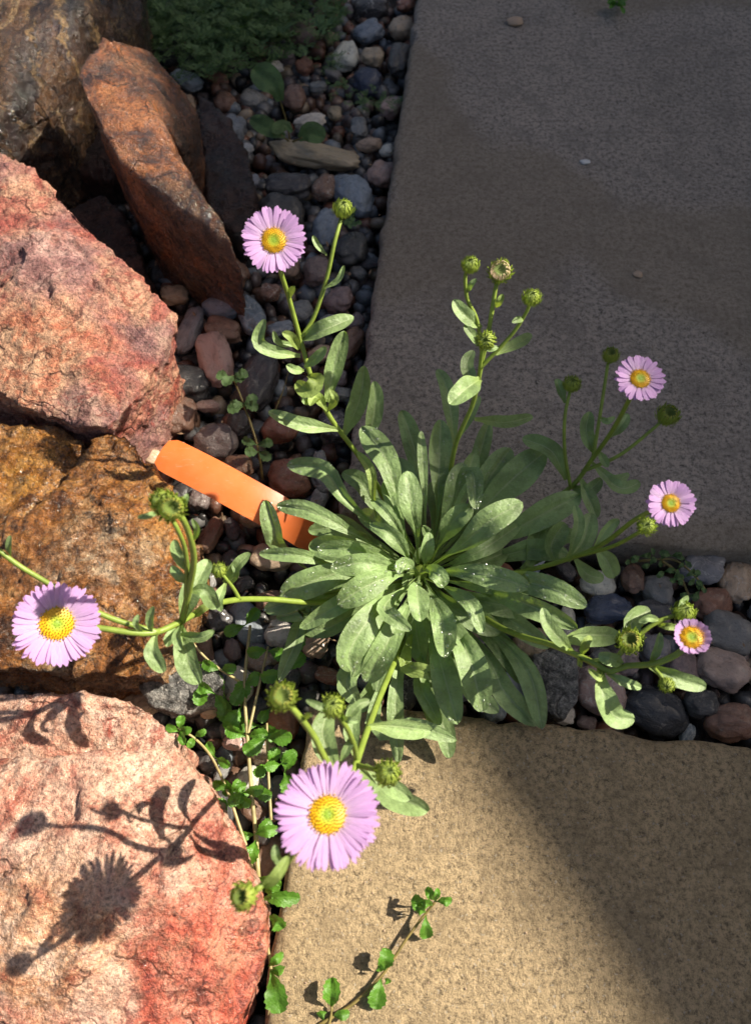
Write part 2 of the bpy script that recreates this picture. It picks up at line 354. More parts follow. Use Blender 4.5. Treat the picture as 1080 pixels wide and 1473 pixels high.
rise = math.tan(R(22))
v, f = [], []
t_ = .06
prof = [(0, hz), (3.4, hz + 3.4 * rise), (6.8, hz), (6.8, hz - t_), (3.4, hz + 3.4 * rise - t_), (0, hz - t_)]
for a in (-7, 7):
    for b, z in prof: v.append(HP(a, b, z))
f = [(i, (i + 1) % 6, 6 + (i + 1) % 6, 6 + i) for i in range(6)] + [(0, 5, 4, 1), (1, 4, 3, 2), (6, 7, 10, 11), (7, 8, 9, 10)]
obj('roof', v, f, M['tilesm'], house, False)
obj('gable', [HP(a, b, z) for a in (-6.5, 6.5) for b, z in ((.45, hz - .07), (6.35, hz - .07), (3.4, hz + 2.95 * rise - .08))], [(0, 1, 2), (3, 5, 4)], M['render'], house, False)
for a in (-4.2, 3.0):
    wi = hbox('window', a, a + 1.2, .40, .46, .95, 2.2, M['wood'])
    hbox('pane', a + .08, a + 1.12, .385, .42, 1.03, 2.12, M['glass'], wi)
dr = hbox('door', -.6, .35, .40, .46, 0, 2.05, M['wood'])

# ------------------------------------------------------------------ paving slabs
TH = R(-6.3)
U2, V2 = Vector((math.cos(TH), math.sin(TH), 0)), Vector((-math.sin(TH), math.cos(TH), 0))
def slab(name, corner, lu, lv, mat, seed):
    nu, nv = 190, 190
    def grid(n, L):
        e = [0, .0012, .003, .006, .010]
        return e + [.010 + (L - .020) * i / (n - 10) for i in range(1, n - 10)] + [L - x for x in e[::-1]]
    gu, gv = grid(nu, abs(lu)), grid(nv, abs(lv)); nu, nv = len(gu), len(gv)
    su, sv = (1 if lu > 0 else -1), (1 if lv > 0 else -1)
    v = []
    for j, b in enumerate(gv):
        for i, a in enumerate(gu):
            e = min(a, abs(lu) - a, b, abs(lv) - b)
            wx = Vector((a * su, b * sv, seed))
            z = -.0055 * max(0, 1 - e / .006) ** 2
            z += .0006 * noise.fractal(wx * 40, 1, 2, 4) - (.0025 * max(0, noise.fractal(wx * 70, 1, 2, 3)) if e < .008 else 0)
            off = .0036 * noise.fractal(wx * 30, .8, 2, 4) if e < .0105 else 0
            x = a + (off if a < .0105 else 0) - (off if a > abs(lu) - .0105 else 0)
            y = b + (off if b < .0105 else 0) - (off if b > abs(lv) - .0105 else 0)
            v.append(U2 * (x * su) + V2 * (y * sv) + Vector((0, 0, z)))
    f = [(j * nu + i, j * nu + i + 1, (j + 1) * nu + i + 1, (j + 1) * nu + i) for j in range(nv - 1) for i in range(nu - 1)]
    ring = [i for i in range(nu)] + [j * nu + nu - 1 for j in range(1, nv)] + [(nv - 1) * nu + i for i in range(nu - 2, -1, -1)] + [j * nu for j in range(nv - 2, 0, -1)]
    k = len(ring); prev = ring
    for s, dz in enumerate((-.016, -.032, -.0575)):
        base = len(v)
        for r in ring:
            p = Vector(v[r]); q = p + Vector((0, 0, 0)); q.z = dz
            nz = .0016 * noise.fractal(p * 60 + Vector((0, 0, s)), .8, 2, 3)
            v.append(q + (U2 + V2) * nz)
        cur = list(range(base, base + k))
        f += [(prev[i], cur[i], cur[(i + 1) % k], prev[(i + 1) % k]) for i in range(k)]; prev = cur
    f.append(tuple(prev))
    if su * sv < 0: f = [t[::-1] for t in f]
    o = obj(name, v, f, mat); o.location = corner
    bm = bmesh.new(); bm.from_mesh(o.data); bmesh.ops.recalc_face_normals(bm, faces=bm.faces); bm.to_mesh(o.data); bm.free()
    o.data.polygons.foreach_set('use_smooth', [True] * len(o.data.polygons))
    return o
UC, LC = P(489, 735, .02), P(447, 1003, .02)
s1 = slab('paving_slab', UC, .92, .92, M['slab2'], 1.3)
tag(s1, 'wholly shaded grey-brown concrete paving slab with a damp brown patch', 'paving slab', 'concrete paving slabs')
s2 = slab('paving_slab', LC, .92, -.92, M['slab'], 7.7)
tag(s2, 'half sunlit sandy concrete paving slab crossed by a diagonal shadow edge', 'paving slab', 'concrete paving slabs')
def in_slab(p, mrg=0.0):
    a, b = (p - UC).dot(U2), (p - UC).dot(V2)
    if a > -mrg and b > -mrg: return True
    a, b = (p - LC).dot(U2), (p - LC).dot(V2)
    return a > -mrg and b < mrg

# ------------------------------------------------------------------ rocks
DG = None
def rock(name, label, hulls, mat, cat='rock', vox=.0019, amps=(.005, .0035, .0012), smooth=1, base=-.05, shrink=.9, strata=0, seed=0, group=None, cuts=()):
    v, f, bl = [], [], []
    for hpts in hulls:
        pts = [P(*q) for q in hpts]; c = sum(pts, Vector()) / len(pts)
        low = [Vector((c.x + (p.x - c.x) * shrink, c.y + (p.y - c.y) * shrink, base)) for p in pts]
        bm = bmesh.new()
        for p in pts + low: bm.verts.new(p)
        r = bmesh.ops.convex_hull(bm, input=bm.verts)
        for e in list(bm.verts):
            if not e.link_faces: bm.verts.remove(e)
        bm.verts.index_update(); o0 = len(v)
        v += [x.co.copy() for x in bm.verts]; f += [tuple(o0 + x.index for x in fc.verts) for fc in bm.faces]; bm.free()
    cx = sum(v, Vector()) / len(v); org = Vector((cx.x, cx.y, 0))
    o = obj(name, [p - org for p in v], f, mat); o.location = org
    md = o.modifiers.new('r', 'REMESH'); md.mode = 'VOXEL'; md.voxel_size = vox
    ms = o.modifiers.new('s', 'SMOOTH'); ms.factor = .5; ms.iterations = smooth
    dg = bpy.context.evaluated_depsgraph_get(); dg.update()
    me = bpy.data.meshes.new_from_object(o.evaluated_get(dg)); o.modifiers.clear(); o.data = me
    for nd in mat.node_tree.nodes:
        if 'at' in nd.keys(): nd.inputs[1].default_value = P(*nd['at']) - org
    n = len(me.vertices); co = np.empty(n * 3); me.vertices.foreach_get('co', co); co = co.reshape(-1, 3)
    no = np.empty(n * 3); me.vertices.foreach_get('normal', no); no = no.reshape(-1, 3)
    d = np.zeros(n); sv = Vector((seed * 3.1, seed * 1.7, seed * .9))
    cut = [([P(*q) - org for q in c[0]], c[1], c[2]) for c in cuts]
    for i in range(n):
        p = Vector(co[i])
        if p.z < -.04: continue
        q = p + sv
        wv = noise.noise_vector(q * 40) * .012
        # chipped planes: each cell of a warped Voronoi sits at its own level
        dist, cpts = noise.voronoi(((q + wv) * 42))
        lev = noise.cell(cpts[0] * 7.3)
        edge = min(1., (dist[1] - dist[0]) * 4)
        rv = noise.cell_vector(cpts[0] * 7.31) - Vector((.5, .5, .5))
        q2 = (q + wv * .5) * 105; d2, c2 = noise.voronoi(q2); rv2 = noise.cell_vector(c2[0] * 5.7) - Vector((.5, .5, .5))
        x = amps[0] * noise.fractal(q * 17, .9, 2, 4) + amps[1] * (1.5 * ((q + wv) * 42 - cpts[0]).dot(rv) + .35 * (lev - .5)) * min(1, edge * 2.5)
        x += amps[1] * .55 * (q2 - c2[0]).dot(rv2) * min(1., (d2[1] - d2[0]) * 6)
        x += amps[2] * noise.fractal(q * 150, .7, 2, 4)
        if strata: x += strata * abs(noise.noise(Vector((q.x * 70 + q.y * 18 + 2 * noise.noise(q * 12), q.y * 6, q.z * 14))))
        for (a, b), wd, dp in cut:
            t = max(0, min(1, (p - a).dot(b - a) / (b - a).length_squared)); h = a.lerp(b, t); dd = (p - h); dd.z *= .3
            x -= dp * max(0, 1 - dd.length / (wd * (1 + .6 * noise.noise(q * 60)))) ** .8
        d[i] = x
    co += no * d[:, None]; me.vertices.foreach_set('co', co.ravel())
    me.polygons.foreach_set('use_smooth', [True] * len(me.polygons)); me.update()
    tag(o, label, cat, group); return o
ROCKS = []
ROCKS.append(rock('rock', 'big salmon and cream rock with flower shadows, beside the sandy slab',
    [[(-90, 1110, .080), (0, 1105, .088), (150, 1075, .090), (262, 1075, .070), (300, 1125, .066), (345, 1215, .058), (383, 1310, .045), (384, 1375, .040), (360, 1440, .040), (330, 1520, .035),
      (150, 1250, .092), (40, 1300, .092), (-90, 1300, .085), (250, 1300, .080), (0, 1560, .06), (-90, 1500, .06)],
     [(-90, 1000, .066), (0, 990, .066), (110, 1000, .064), (200, 1012, .058), (262, 1062, .050), (240, 1120, .05), (0, 1150, .05), (-90, 1150, .05)]],
    M['salmon'], amps=(.004, .0036, .0011), seed=1, cuts=(([(0, 1040, .07), (110, 1090, .075)], .006, .004), ([(70, 1095, .08), (130, 1080, .08)], .008, .004))))
ROCKS.append(rock('rock', 'pink and red rough rock with one daisy shadow, leaning over the gravel',
    [[(-90, 190, .10), (0, 216, .105), (45, 240, .105), (92, 288, .104), (150, 362, .100), (215, 408, .096), (249, 455, .088), (240, 495, .082), (200, 568, .078), (155, 616, .074), (100, 612, .078), (35, 570, .084), (-10, 545, .088), (-90, 530, .09), (60, 400, .112), (130, 470, .100)]],
    M['pink'], amps=(.004, .0038, .0013), seed=2, shrink=.78))
ROCKS.append(rock('rock', 'rusty orange rock with quartz and a dark crack, between the two pink rocks',
    [[(-90, 615, .066), (0, 628, .068), (20, 612, .066), (82, 612, .064), (118, 640, .056), (75, 700, .064), (35, 760, .058), (0, 800, .056), (-90, 820, .06)],
     [(120, 660, .062), (140, 624, .062), (178, 628, .062), (215, 665, .060), (250, 710, .056), (288, 798, .046), (278, 850, .044), (256, 900, .044), (235, 980, .040), (130, 972, .046), (0, 962, .056), (-90, 955, .06), (-90, 800, .062), (0, 770, .064), (50, 730, .072), (180, 760, .074), (90, 840, .072)]],
    M['ochre'], amps=(.004, .0055, .0017), seed=3, cuts=(([(122, 640, .06), (40, 745, .065)], .006, .012), ([(135, 760, .07), (180, 775, .07)], .004, .004))))
ROCKS.append(rock('rock', 'glossy wet brown wedge rock with a sharp ridge, standing on end',
    [[(148, 50, .136), (112, 108, .132), (120, 135, .128), (172, 232, .110), (215, 140, .118), (240, 228, .110), (262, 240, .108), (285, 270, .104), (335, 350, .084), (352, 400, .060), (348, 412, .035), (262, 390, -.03), (222, 335, -.012), (188, 268, .03), (165, 60, .134)],
     [(158, 54, .132), (190, 62, .122), (218, 72, .112), (252, 108, .096), (282, 160, .076), (284, 200, .068), (262, 214, .078), (215, 144, .116)]],
    M['brown'], amps=(.003, .0020, .0005), seed=4, smooth=3, shrink=.8))
ROCKS.append(rock('rock', 'striped dark umber boulder, cut by the corner above the wedge rock',
    [[(-90, 215, .09), (0, 172, .098), (50, 145, .095), (100, 108, .090), (135, 78, .086), (185, 50, .078), (206, 30, .072), (206, -10, .072), (190, -90, .09), (-90, -90, .11), (20, 50, .126), (110, 10, .122), (-60, 60, .125)]],
    M['umber'], amps=(.004, .0025, .0010), strata=.004, seed=5))
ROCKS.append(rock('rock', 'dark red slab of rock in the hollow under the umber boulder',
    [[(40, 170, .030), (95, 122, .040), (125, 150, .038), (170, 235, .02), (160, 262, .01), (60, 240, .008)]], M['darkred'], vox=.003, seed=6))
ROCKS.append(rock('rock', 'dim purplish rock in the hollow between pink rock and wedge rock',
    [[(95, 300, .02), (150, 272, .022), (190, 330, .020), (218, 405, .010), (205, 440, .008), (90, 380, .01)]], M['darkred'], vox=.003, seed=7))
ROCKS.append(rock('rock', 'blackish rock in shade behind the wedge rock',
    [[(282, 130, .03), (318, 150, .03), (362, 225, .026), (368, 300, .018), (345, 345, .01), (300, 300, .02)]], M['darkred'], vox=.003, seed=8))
ROCKS.append(rock('rock', 'speckled grey granite lump poking out under the rusty orange rock',
    [[(200, 985, .016), (255, 965, .018), (310, 945, .018), (328, 985, .014), (318, 1018, .008), (262, 1030, .008), (215, 1015, .01)]], M['granite'], vox=.002, seed=9, amps=(.002, .002, .0008)))
ROCKS.append(rock('rock', 'rust and grey block of stone standing beneath the plant by the sandy slab',
    [[(766, 940, .012), (798, 930, .016), (830, 942, .016), (831, 1005, .012), (814, 1034, .006), (772, 1024, .004)]], M['granite'], vox=.002, seed=10, amps=(.002, .002, .0008)))

# ------------------------------------------------------------------ pebbles
def pebble_shape(i, sub=4):
    bm = bmesh.new(); bmesh.ops.create_icosphere(bm, subdivisions=sub, radius=1)
    rnd = random.Random(i); s = Vector((rnd.uniform(-9, 9), rnd.uniform(-9, 9), i * 2.3)); e = rnd.uniform(2.0, 3.4)
    for vv in bm.verts:
        p = vv.co.normalized(); k = (abs(p.x) ** e + abs(p.y) ** e + abs(p.z) ** e) ** (-1 / e)
        k *= 1 + .20 * noise.fractal(p * .9 + s, 1, 2, 3) + .03 * noise.fractal(p * 4 + s, 1, 2, 3)
        dd, _ = noise.voronoi(p * 1.1 + s); k *= .9 + .1 * min(1, (dd[1] - dd[0]) * 3)
        vv.co = p * k
    mx = [max(abs(vv.co[j]) for vv in bm.verts) for j in range(3)]
    for vv in bm.verts: vv.co = Vector((vv.co[j] / mx[j] for j in range(3)))
    for fc in bm.faces: fc.smooth = True
    m = bpy.data.meshes.new('pebble'); bm.to_mesh(m); bm.free(); m.materials.append(M['pebble']); return m
PS = [pebble_shape(i) for i in range(12)]
TONE = {'tan': (.36, .27, .18), 'white': (.55, .50, .43), 'navy': (.035, .05, .085), 'grey': (.19, .185, .18), 'bluegrey': (.20, .225, .25), 'brown': (.18, .10, .065),
        'redbrown': (.24, .105, .065), 'dark': (.055, .052, .052), 'pink': (.36, .24, .20), 'purple': (.17, .125, .115), 'black': (.028, .03, .036)}
placed = []
def pebble(x, y, wpx, hpx, ang, tone, label, lift=None, shape=None, flat=.72):
    p0 = P(x, y, 0.0); s = px2m(p0); a, b = wpx / 2 * s, hpx / 2 * s / .92
    c = min(a, b) * flat; o = bpy.data.objects.new('pebble', PS[(len(placed) if shape is None else shape) % 12])
    top = .004 + random.uniform(-.004, .004) if lift is None else lift
    zc = top - c; p = P(x, y, zc + c * .4); p.z = zc
    o.location = p; o.scale = (a, b, c)
    o.rotation_euler = (random.uniform(-.2, .2), random.uniform(-.2, .2), R(-ang))
    t = TONE[tone]; j = random.uniform(1.0, 1.45); o.color = (t[0] * j * random.uniform(.93, 1.07), t[1] * j, t[2] * j * random.uniform(.93, 1.07), 1)
    COL.objects.link(o); placed.append((x, y, wpx / 2, hpx / 2))
    tag(o, label, 'pebble', 'pebbles in the gravel bed'); return o
NP = [  # x, y, w, h, angle, tone, label
 (578, 35, 44, 34, -20, 'tan', 'cream pebble with a white face, tucked against the edge of the shaded slab'),
 (497, 76, 40, 52, 10, 'white', 'angular off-white stone beside the moss, near the navy pebble'),
 (530, 112, 48, 44, 0, 'navy', 'smooth navy blue pebble in the gravel by the shaded slab'),
 (434, 42, 48, 36, 0, 'pink', 'pale rounded stone ringed by the ferny green moss'),
 (530, 42, 46, 34, -30, 'bluegrey', 'mottled grey stone between cream pebble and moss'),
 (536, 78, 34, 26, 10, 'tan', 'small tan pebble just above the navy pebble'),
 (575, 80, 34, 54, 8, 'dark', 'dark upright pebble squeezed against the shaded slab'),
 (333, 180, 44, 44, 20, 'bluegrey', 'pale bluish chunk left of the seedling'),
 (424, 136, 36, 42, 0, 'brown', 'banded brown pebble behind the seedling'),
 (446, 171, 50, 26, 2, 'white', 'pale flat pebble above the long stone by the seedling'),
 (455, 219, 142, 38, 4, 'tan', 'long flat streaked tan stone under the seedling'),
 (550, 246, 42, 48, 20, 'pink', 'speckled pinkish pebble touching the shaded slab'),
 (556, 214, 22, 18, 0, 'white', 'tiny whitish pebble above the speckled pinkish pebble'),
 (466, 266, 36, 48, 15, 'brown', 'egg shaped brown pebble below the long tan stone'),
 (508, 274, 66, 84, -25, 'bluegrey', 'large slate grey stone below the long tan stone'),
 (481, 160, 22, 26, 0, 'tan', 'small beige pebble beside the pale flat pebble'),
 (516, 180, 26, 36, 0, 'grey', 'narrow grey pebble beside the long tan stone'),
 (268, 112, 54, 24, 30, 'bluegrey', 'bluish pebble between wedge rock and moss'),
 (415, 262, 74, 40, 8, 'dark', 'dark veined stone below the long tan stone'),
 (405, 305, 72, 62, 0, 'dark', 'broad black-grey stone behind the upright daisy'),
 (470, 322, 42, 60, 10, 'bluegrey', 'pale grey stone behind the tall single bud'),
 (505, 352, 54, 58, 0, 'dark', 'dark rounded stone right of the tall single bud stem'),
 (455, 385, 40, 44, 0, 'purple', 'dull purple pebble behind the paired flower stems'),
 (387, 418, 32, 28, 20, 'redbrown', 'small round brown pebble left of the upright daisy stem'),
 (487, 427, 46, 40, 0, 'purple', 'pitted dark round pebble near the shaded slab'),
 (360, 450, 40, 66, -20, 'bluegrey', 'slate sliver standing below the wedge rock'),
 (318, 440, 66, 36, 15, 'bluegrey', 'grey flat stone at the foot of the wedge rock'),
 (272, 472, 36, 74, 20, 'grey', 'long grey pebble beside the tip of the pink rock'),
 (320, 470, 56, 36, 12, 'brown', 'brown pebble above the spotted cream pebble'),
 (309, 512, 52, 82, -18, 'pink', 'large spotted cream pebble right of the pink rock'),
 (272, 545, 70, 54, 10, 'dark', 'dark smooth stone under the spotted cream pebble'),
 (370, 545, 56, 84, 20, 'dark', 'dark stone behind the daisy stem leaves'),
 (312, 630, 72, 52, 5, 'purple', 'mottled purplish pebble above the orange tag'),
 (255, 592, 60, 60, 0, 'brown', 'rough brown stone below the pink rock tip'),
 (230, 612, 20, 48, 5, 'grey', 'thin grey pebble standing below the pink rock'),
 (186, 614, 54, 66, 15, 'tan', 'sunlit olive-tan stone between pink rock and orange rock'),
 (216, 655, 30, 24, 20, 'tan', 'small ochre pebble between the orange rock and the tag'),
 (402, 612, 56, 46, 10, 'redbrown', 'reddish brown pebble below the daisy stem'),
 (345, 605, 40, 40, 0, 'dark', 'dark pebble above the purplish one by the weed stem'),
 (415, 684, 66, 58, 0, 'redbrown', 'rusty pebble just above the orange tag'),
 (342, 668, 44, 34, 0, 'brown', 'dull brown pebble touching the top edge of the tag'),
 (450, 560, 40, 44, 0, 'purple', 'brown-purple pebble behind the stem leaves'),
 (495, 565, 26, 22, 0, 'grey', 'small pale pebble against the shaded slab edge'),
 (480, 610, 48, 46, 0, 'dark', 'dark pebble right of the reddish brown one'),
 (862, 838, 56, 42, 6, 'white', 'white and grey speckled pebble at the left end of the slab gap'),
 (911, 830, 36, 46, 0, 'brown', 'brown pebble in the gap, half under the small weed'),
 (946, 846, 46, 44, 0, 'grey', 'grey-brown pebble in the gap under the small weed'),
 (1012, 814, 66, 48, 12, 'grey', 'grey flat topped stone under the edge of the shaded slab'),
 (1060, 832, 52, 62, 15, 'tan', 'big tan pebble in the gap by the shaded slab'),
 (874, 874, 78, 42, -8, 'navy', 'long dark navy stone in the slab gap'),
 (945, 876, 62, 30, 5, 'dark', 'two-toned dark pebble behind the upright bud'),
 (1026, 868, 62, 46, -20, 'redbrown', 'reddish brown stone right of the lilac flower in the gap'),
 (1048, 908, 80, 62, 20, 'grey', 'angular grey stone beside the short petalled flower'),
 (1042, 961, 78, 54, 22, 'pink', 'smooth pale stone with a rusty underside in the gap'),
 (985, 962, 52, 52, 0, 'purple', 'mauve stone half hidden by the flower leaf in the gap'),
 (866, 992, 78, 66, 5, 'pink', 'large rosy grey stone behind the drooping leaf in the gap'),
 (948, 1022, 108, 66, 12, 'black', 'wet black stone against the sandy slab'),
 (1053, 1036, 78, 56, 0, 'brown', 'dark brown stone against the sandy slab'),
 (1010, 1010, 50, 40, 0, 'dark', 'blackish stone between the mauve and brown stones'),
 (900, 950, 44, 40, 0, 'purple', 'dim stone under the bright upright bud'),
 (454, 920, 44, 48, 0, 'tan', 'sunlit tan pebble with a twig, under the rosette'),
 (336, 1066, 36, 26, 10, 'pink', 'small pale pink pebble among the trailing weed'),
 (300, 1020, 34, 26, 20, 'tan', 'small sunlit chip above the salmon rock'),
]
for a in NP: pebble(*a[:6], a[6])
def region(x, y):
    if y < 560: return 'between the brown wedge rock and the shaded slab'
    if x > 560: return 'in the gap between the two slabs'
    if y < 860: return 'around the orange tag and the rosette'
    return 'under the trailing weed by the salmon rock'
WORD = {'tan': 'tan', 'white': 'off-white', 'navy': 'navy', 'grey': 'mid grey', 'bluegrey': 'bluish grey', 'brown': 'brown', 'redbrown': 'reddish brown', 'dark': 'dark grey', 'pink': 'pale pinkish', 'purple': 'purplish brown', 'black': 'black'}
SHORT = [(a[0], a[1], a[6]) for a in NP]
def near_name(x, y):
    d = min(SHORT, key=lambda q: (q[0] - x) ** 2 + (q[1] - y) ** 2)[2]
    if len(d.split()) <= 8: return d.replace(',', '')
    for cutw in (' with ', ' tucked ', ' beside ', ' in the ', ' between ', ' just ', ' squeezed ', ' left ', ' behind ', ' above ', ' under ', ' touching ', ' below ', ' right ', ' near ', ' standing ', ' at the ', ' against ', ' ringed ', ', ', ' half ', ' by the ', ' among ', ' from '):
        d = d.split(cutw)[0]
    return d
rr = random.Random(5); cnt = 0
for tr in range(9000):
    if cnt >= 170: break
    x, y = rr.uniform(190, 1110), rr.uniform(-40, 1260); r = rr.uniform(13, 30) * (1 - .4 * tr / 9000)
    p = P(x, y, 0)
    if in_slab(p, r * px2m(p) * .85): continue
    if x < 230 and y < 560: continue
    if y > 1030 and x < 300: continue
    if 470 < x < 720 and 790 < y < 960: continue
    if any(((x - a) / (b_ + r * .8)) ** 2 + ((y - c) / (d_ + r * .75)) ** 2 < 1 for a, c, b_, d_ in placed): continue
    tone = rr.choice(['grey', 'dark', 'dark', 'bluegrey', 'brown', 'purple', 'redbrown', 'tan', 'pink', 'white', 'grey', 'tan'])
    asp = rr.uniform(.7, 1.35)
    pebble(x, y, 2 * r * asp, 2 * r / asp, rr.uniform(0, 180), tone, f'{"tiny" if r < 16 else "small" if r < 22 else "medium"} {"round" if .88 < asp < 1.15 else "oblong"} {WORD[tone]} pebble beside the {near_name(x, y)}', lift=rr.uniform(-.012, 0)); cnt += 1
# bed of small gravel underneath (uncountable)
base = [pebble_shape(50 + i, 2) for i in range(5)]
bv = []
for m in base:
    bv.append((np.array([vv.co[:] for vv in m.vertices]), np.array([p.vertices[:] for p in m.polygons])))
V, F, Cc, off = [], [], [], 0
y = -.12
tones = [TONE[k] for k in ('grey', 'dark', 'dark', 'brown', 'purple', 'black', 'tan', 'redbrown', 'bluegrey')]
while y < 1.0:
    x = -.42
    while x < .62:
        p = Vector((x + rr.uniform(-.005, .005), y + rr.uniform(-.005, .005), 0)); x += .0115
        if in_slab(p, .003): continue
        a, t = bv[rr.randrange(5)]; s = np.array([rr.uniform(.005, .010) for _ in range(3)]); th = rr.uniform(0, 6.28)
        rot = np.array([[math.cos(th), -math.sin(th), 0], [math.sin(th), math.cos(th), 0], [0, 0, 1]])
        V.append((a * s) @ rot.T + np.array([p.x, p.y, rr.uniform(-.034, -.020)])); F.append(t + off); off += len(a)
        c = tones[rr.randrange(len(tones))]; k = rr.uniform(.5, 1.); Cc.append(np.tile([c[0] * k, c[1] * k, c[2] * k, 1], (len(a), 1)))
    y += .0115
V, F, Cc = np.vstack(V), np.vstack(F), np.vstack(Cc)
gv = obj('gravel', V.tolist(), F.tolist(), M['gravel'])
at = gv.data.color_attributes.new('tint', 'FLOAT_COLOR', 'POINT'); at.data.foreach_set('color', Cc.astype(np.float32).ravel())
tag(gv, 'bed of small dark gravel filling the gaps beneath the pebbles', 'gravel', kind='stuff')

# ------------------------------------------------------------------ leaves
HINT = Vector((0, -.45, .9)).normalized()
def leaf_mesh(name, pts, width, mat, prof='spoon', cup=.25, roll=0., hint=HINT, teeth=0, wave=.06, org=Vector(), ns=18, nk=9, seed=0, groove=.20):
    c = spline(pts, 40); L = [0]
    for i in range(1, 40): L.append(L[-1] + (c[i] - c[i - 1]).length)
    v, uv = [], []
    hk = nk // 2
    for i in range(ns):
        s = 1 - (1 - i / (ns - 1)) ** 1.6
        t_ = s * L[-1]; k = 0
        while k < 38 and L[k + 1] < t_: k += 1
        f_ = (t_ - L[k]) / max(L[k + 1] - L[k], 1e-9); p = c[k].lerp(c[k + 1], min(1, f_))
        tg = (c[min(k + 2, 39)] - c[max(k - 1, 0)]).normalized()
        sd_ = tg.cross(hint)
        if sd_.length < .15: sd_ = tg.cross(Vector((0, .3, 1)))
        sd_.normalize(); nr = sd_.cross(tg).normalized()
        if roll: q = Quaternion(tg, roll); sd_ = q @ sd_; nr = q @ nr
        if prof == 'spoon':
            wd = .11 + .89 * sstep(.28, .78, s)
            if s > .78: wd *= math.sqrt(max(0, 1 - ((s - .78) / .22) ** 2))
        elif prof == 'oblong':
            wd = .30 + .70 * sstep(.0, .45, s)
            if s > .60: wd *= math.sqrt(max(0, 1 - ((s - .60) / .40) ** 2.2))
        elif prof == 'lance':
            wd = (.35 + .65 * sstep(0, .4, s)) * (1 - sstep(.45, 1.02, s))
        else:  # obovate, toothed
            wd = .10 + .9 * sstep(.05, .62, s)
            if s > .62: wd *= math.sqrt(max(0, 1 - ((s - .62) / .38) ** 2.4))
        if teeth and s > .3: wd *= 1 - .28 * (1 - abs(math.sin(s * teeth * math.pi))) 
        hw = width * .5 * wd
        for j in range(-hk, hk + 1):
            u = j / hk
            edge = 1 + wave * 2.2 * noise.noise(Vector((s * 4 + seed * 7.1, u * 1.0, seed)))
            z = cup * hw * (u * u) - groove * hw * math.exp(-(u / .16) ** 2) + wave * width * noise.noise(Vector((s * 3.5, u * 1.3 + seed * 3.3, seed * 1.9)))
            v.append(p + sd_ * (hw * u * edge) + nr * z - org); uv.append((.5 + .5 * u, s))
    f = [(i * nk + j, i * nk + j + 1, (i + 1) * nk + j + 1, (i + 1) * nk + j) for i in range(ns - 1) for j in range(nk - 1)]
    m = mesh(name, v, f, mat); ul = m.uv_layers.new(name='UVMap')
    for lp in m.loops: ul.data[lp.index].uv = uv[lp.vertex_index]
    return m
lcount = [0]
def leaf(parent, pts, wpx, mat='leaf', name='leaf', **kw):
    """pts: (px,py,z) triples, width in photo pixels"""
    w3 = [P(*q) for q in pts]; mid = w3[-2] if len(w3) > 2 else w3[0].lerp(w3[1], .5)
    lcount[0] += 1
    kw.setdefault('seed', lcount[0] * .73); kw.setdefault('roll', random.uniform(-.18, .18))
    m = leaf_mesh(name, w3, wpx * px2m(mid) * 1.06, M[mat], org=Vector(parent.location), **kw)
    return link(bpy.data.objects.new(name, m), parent)

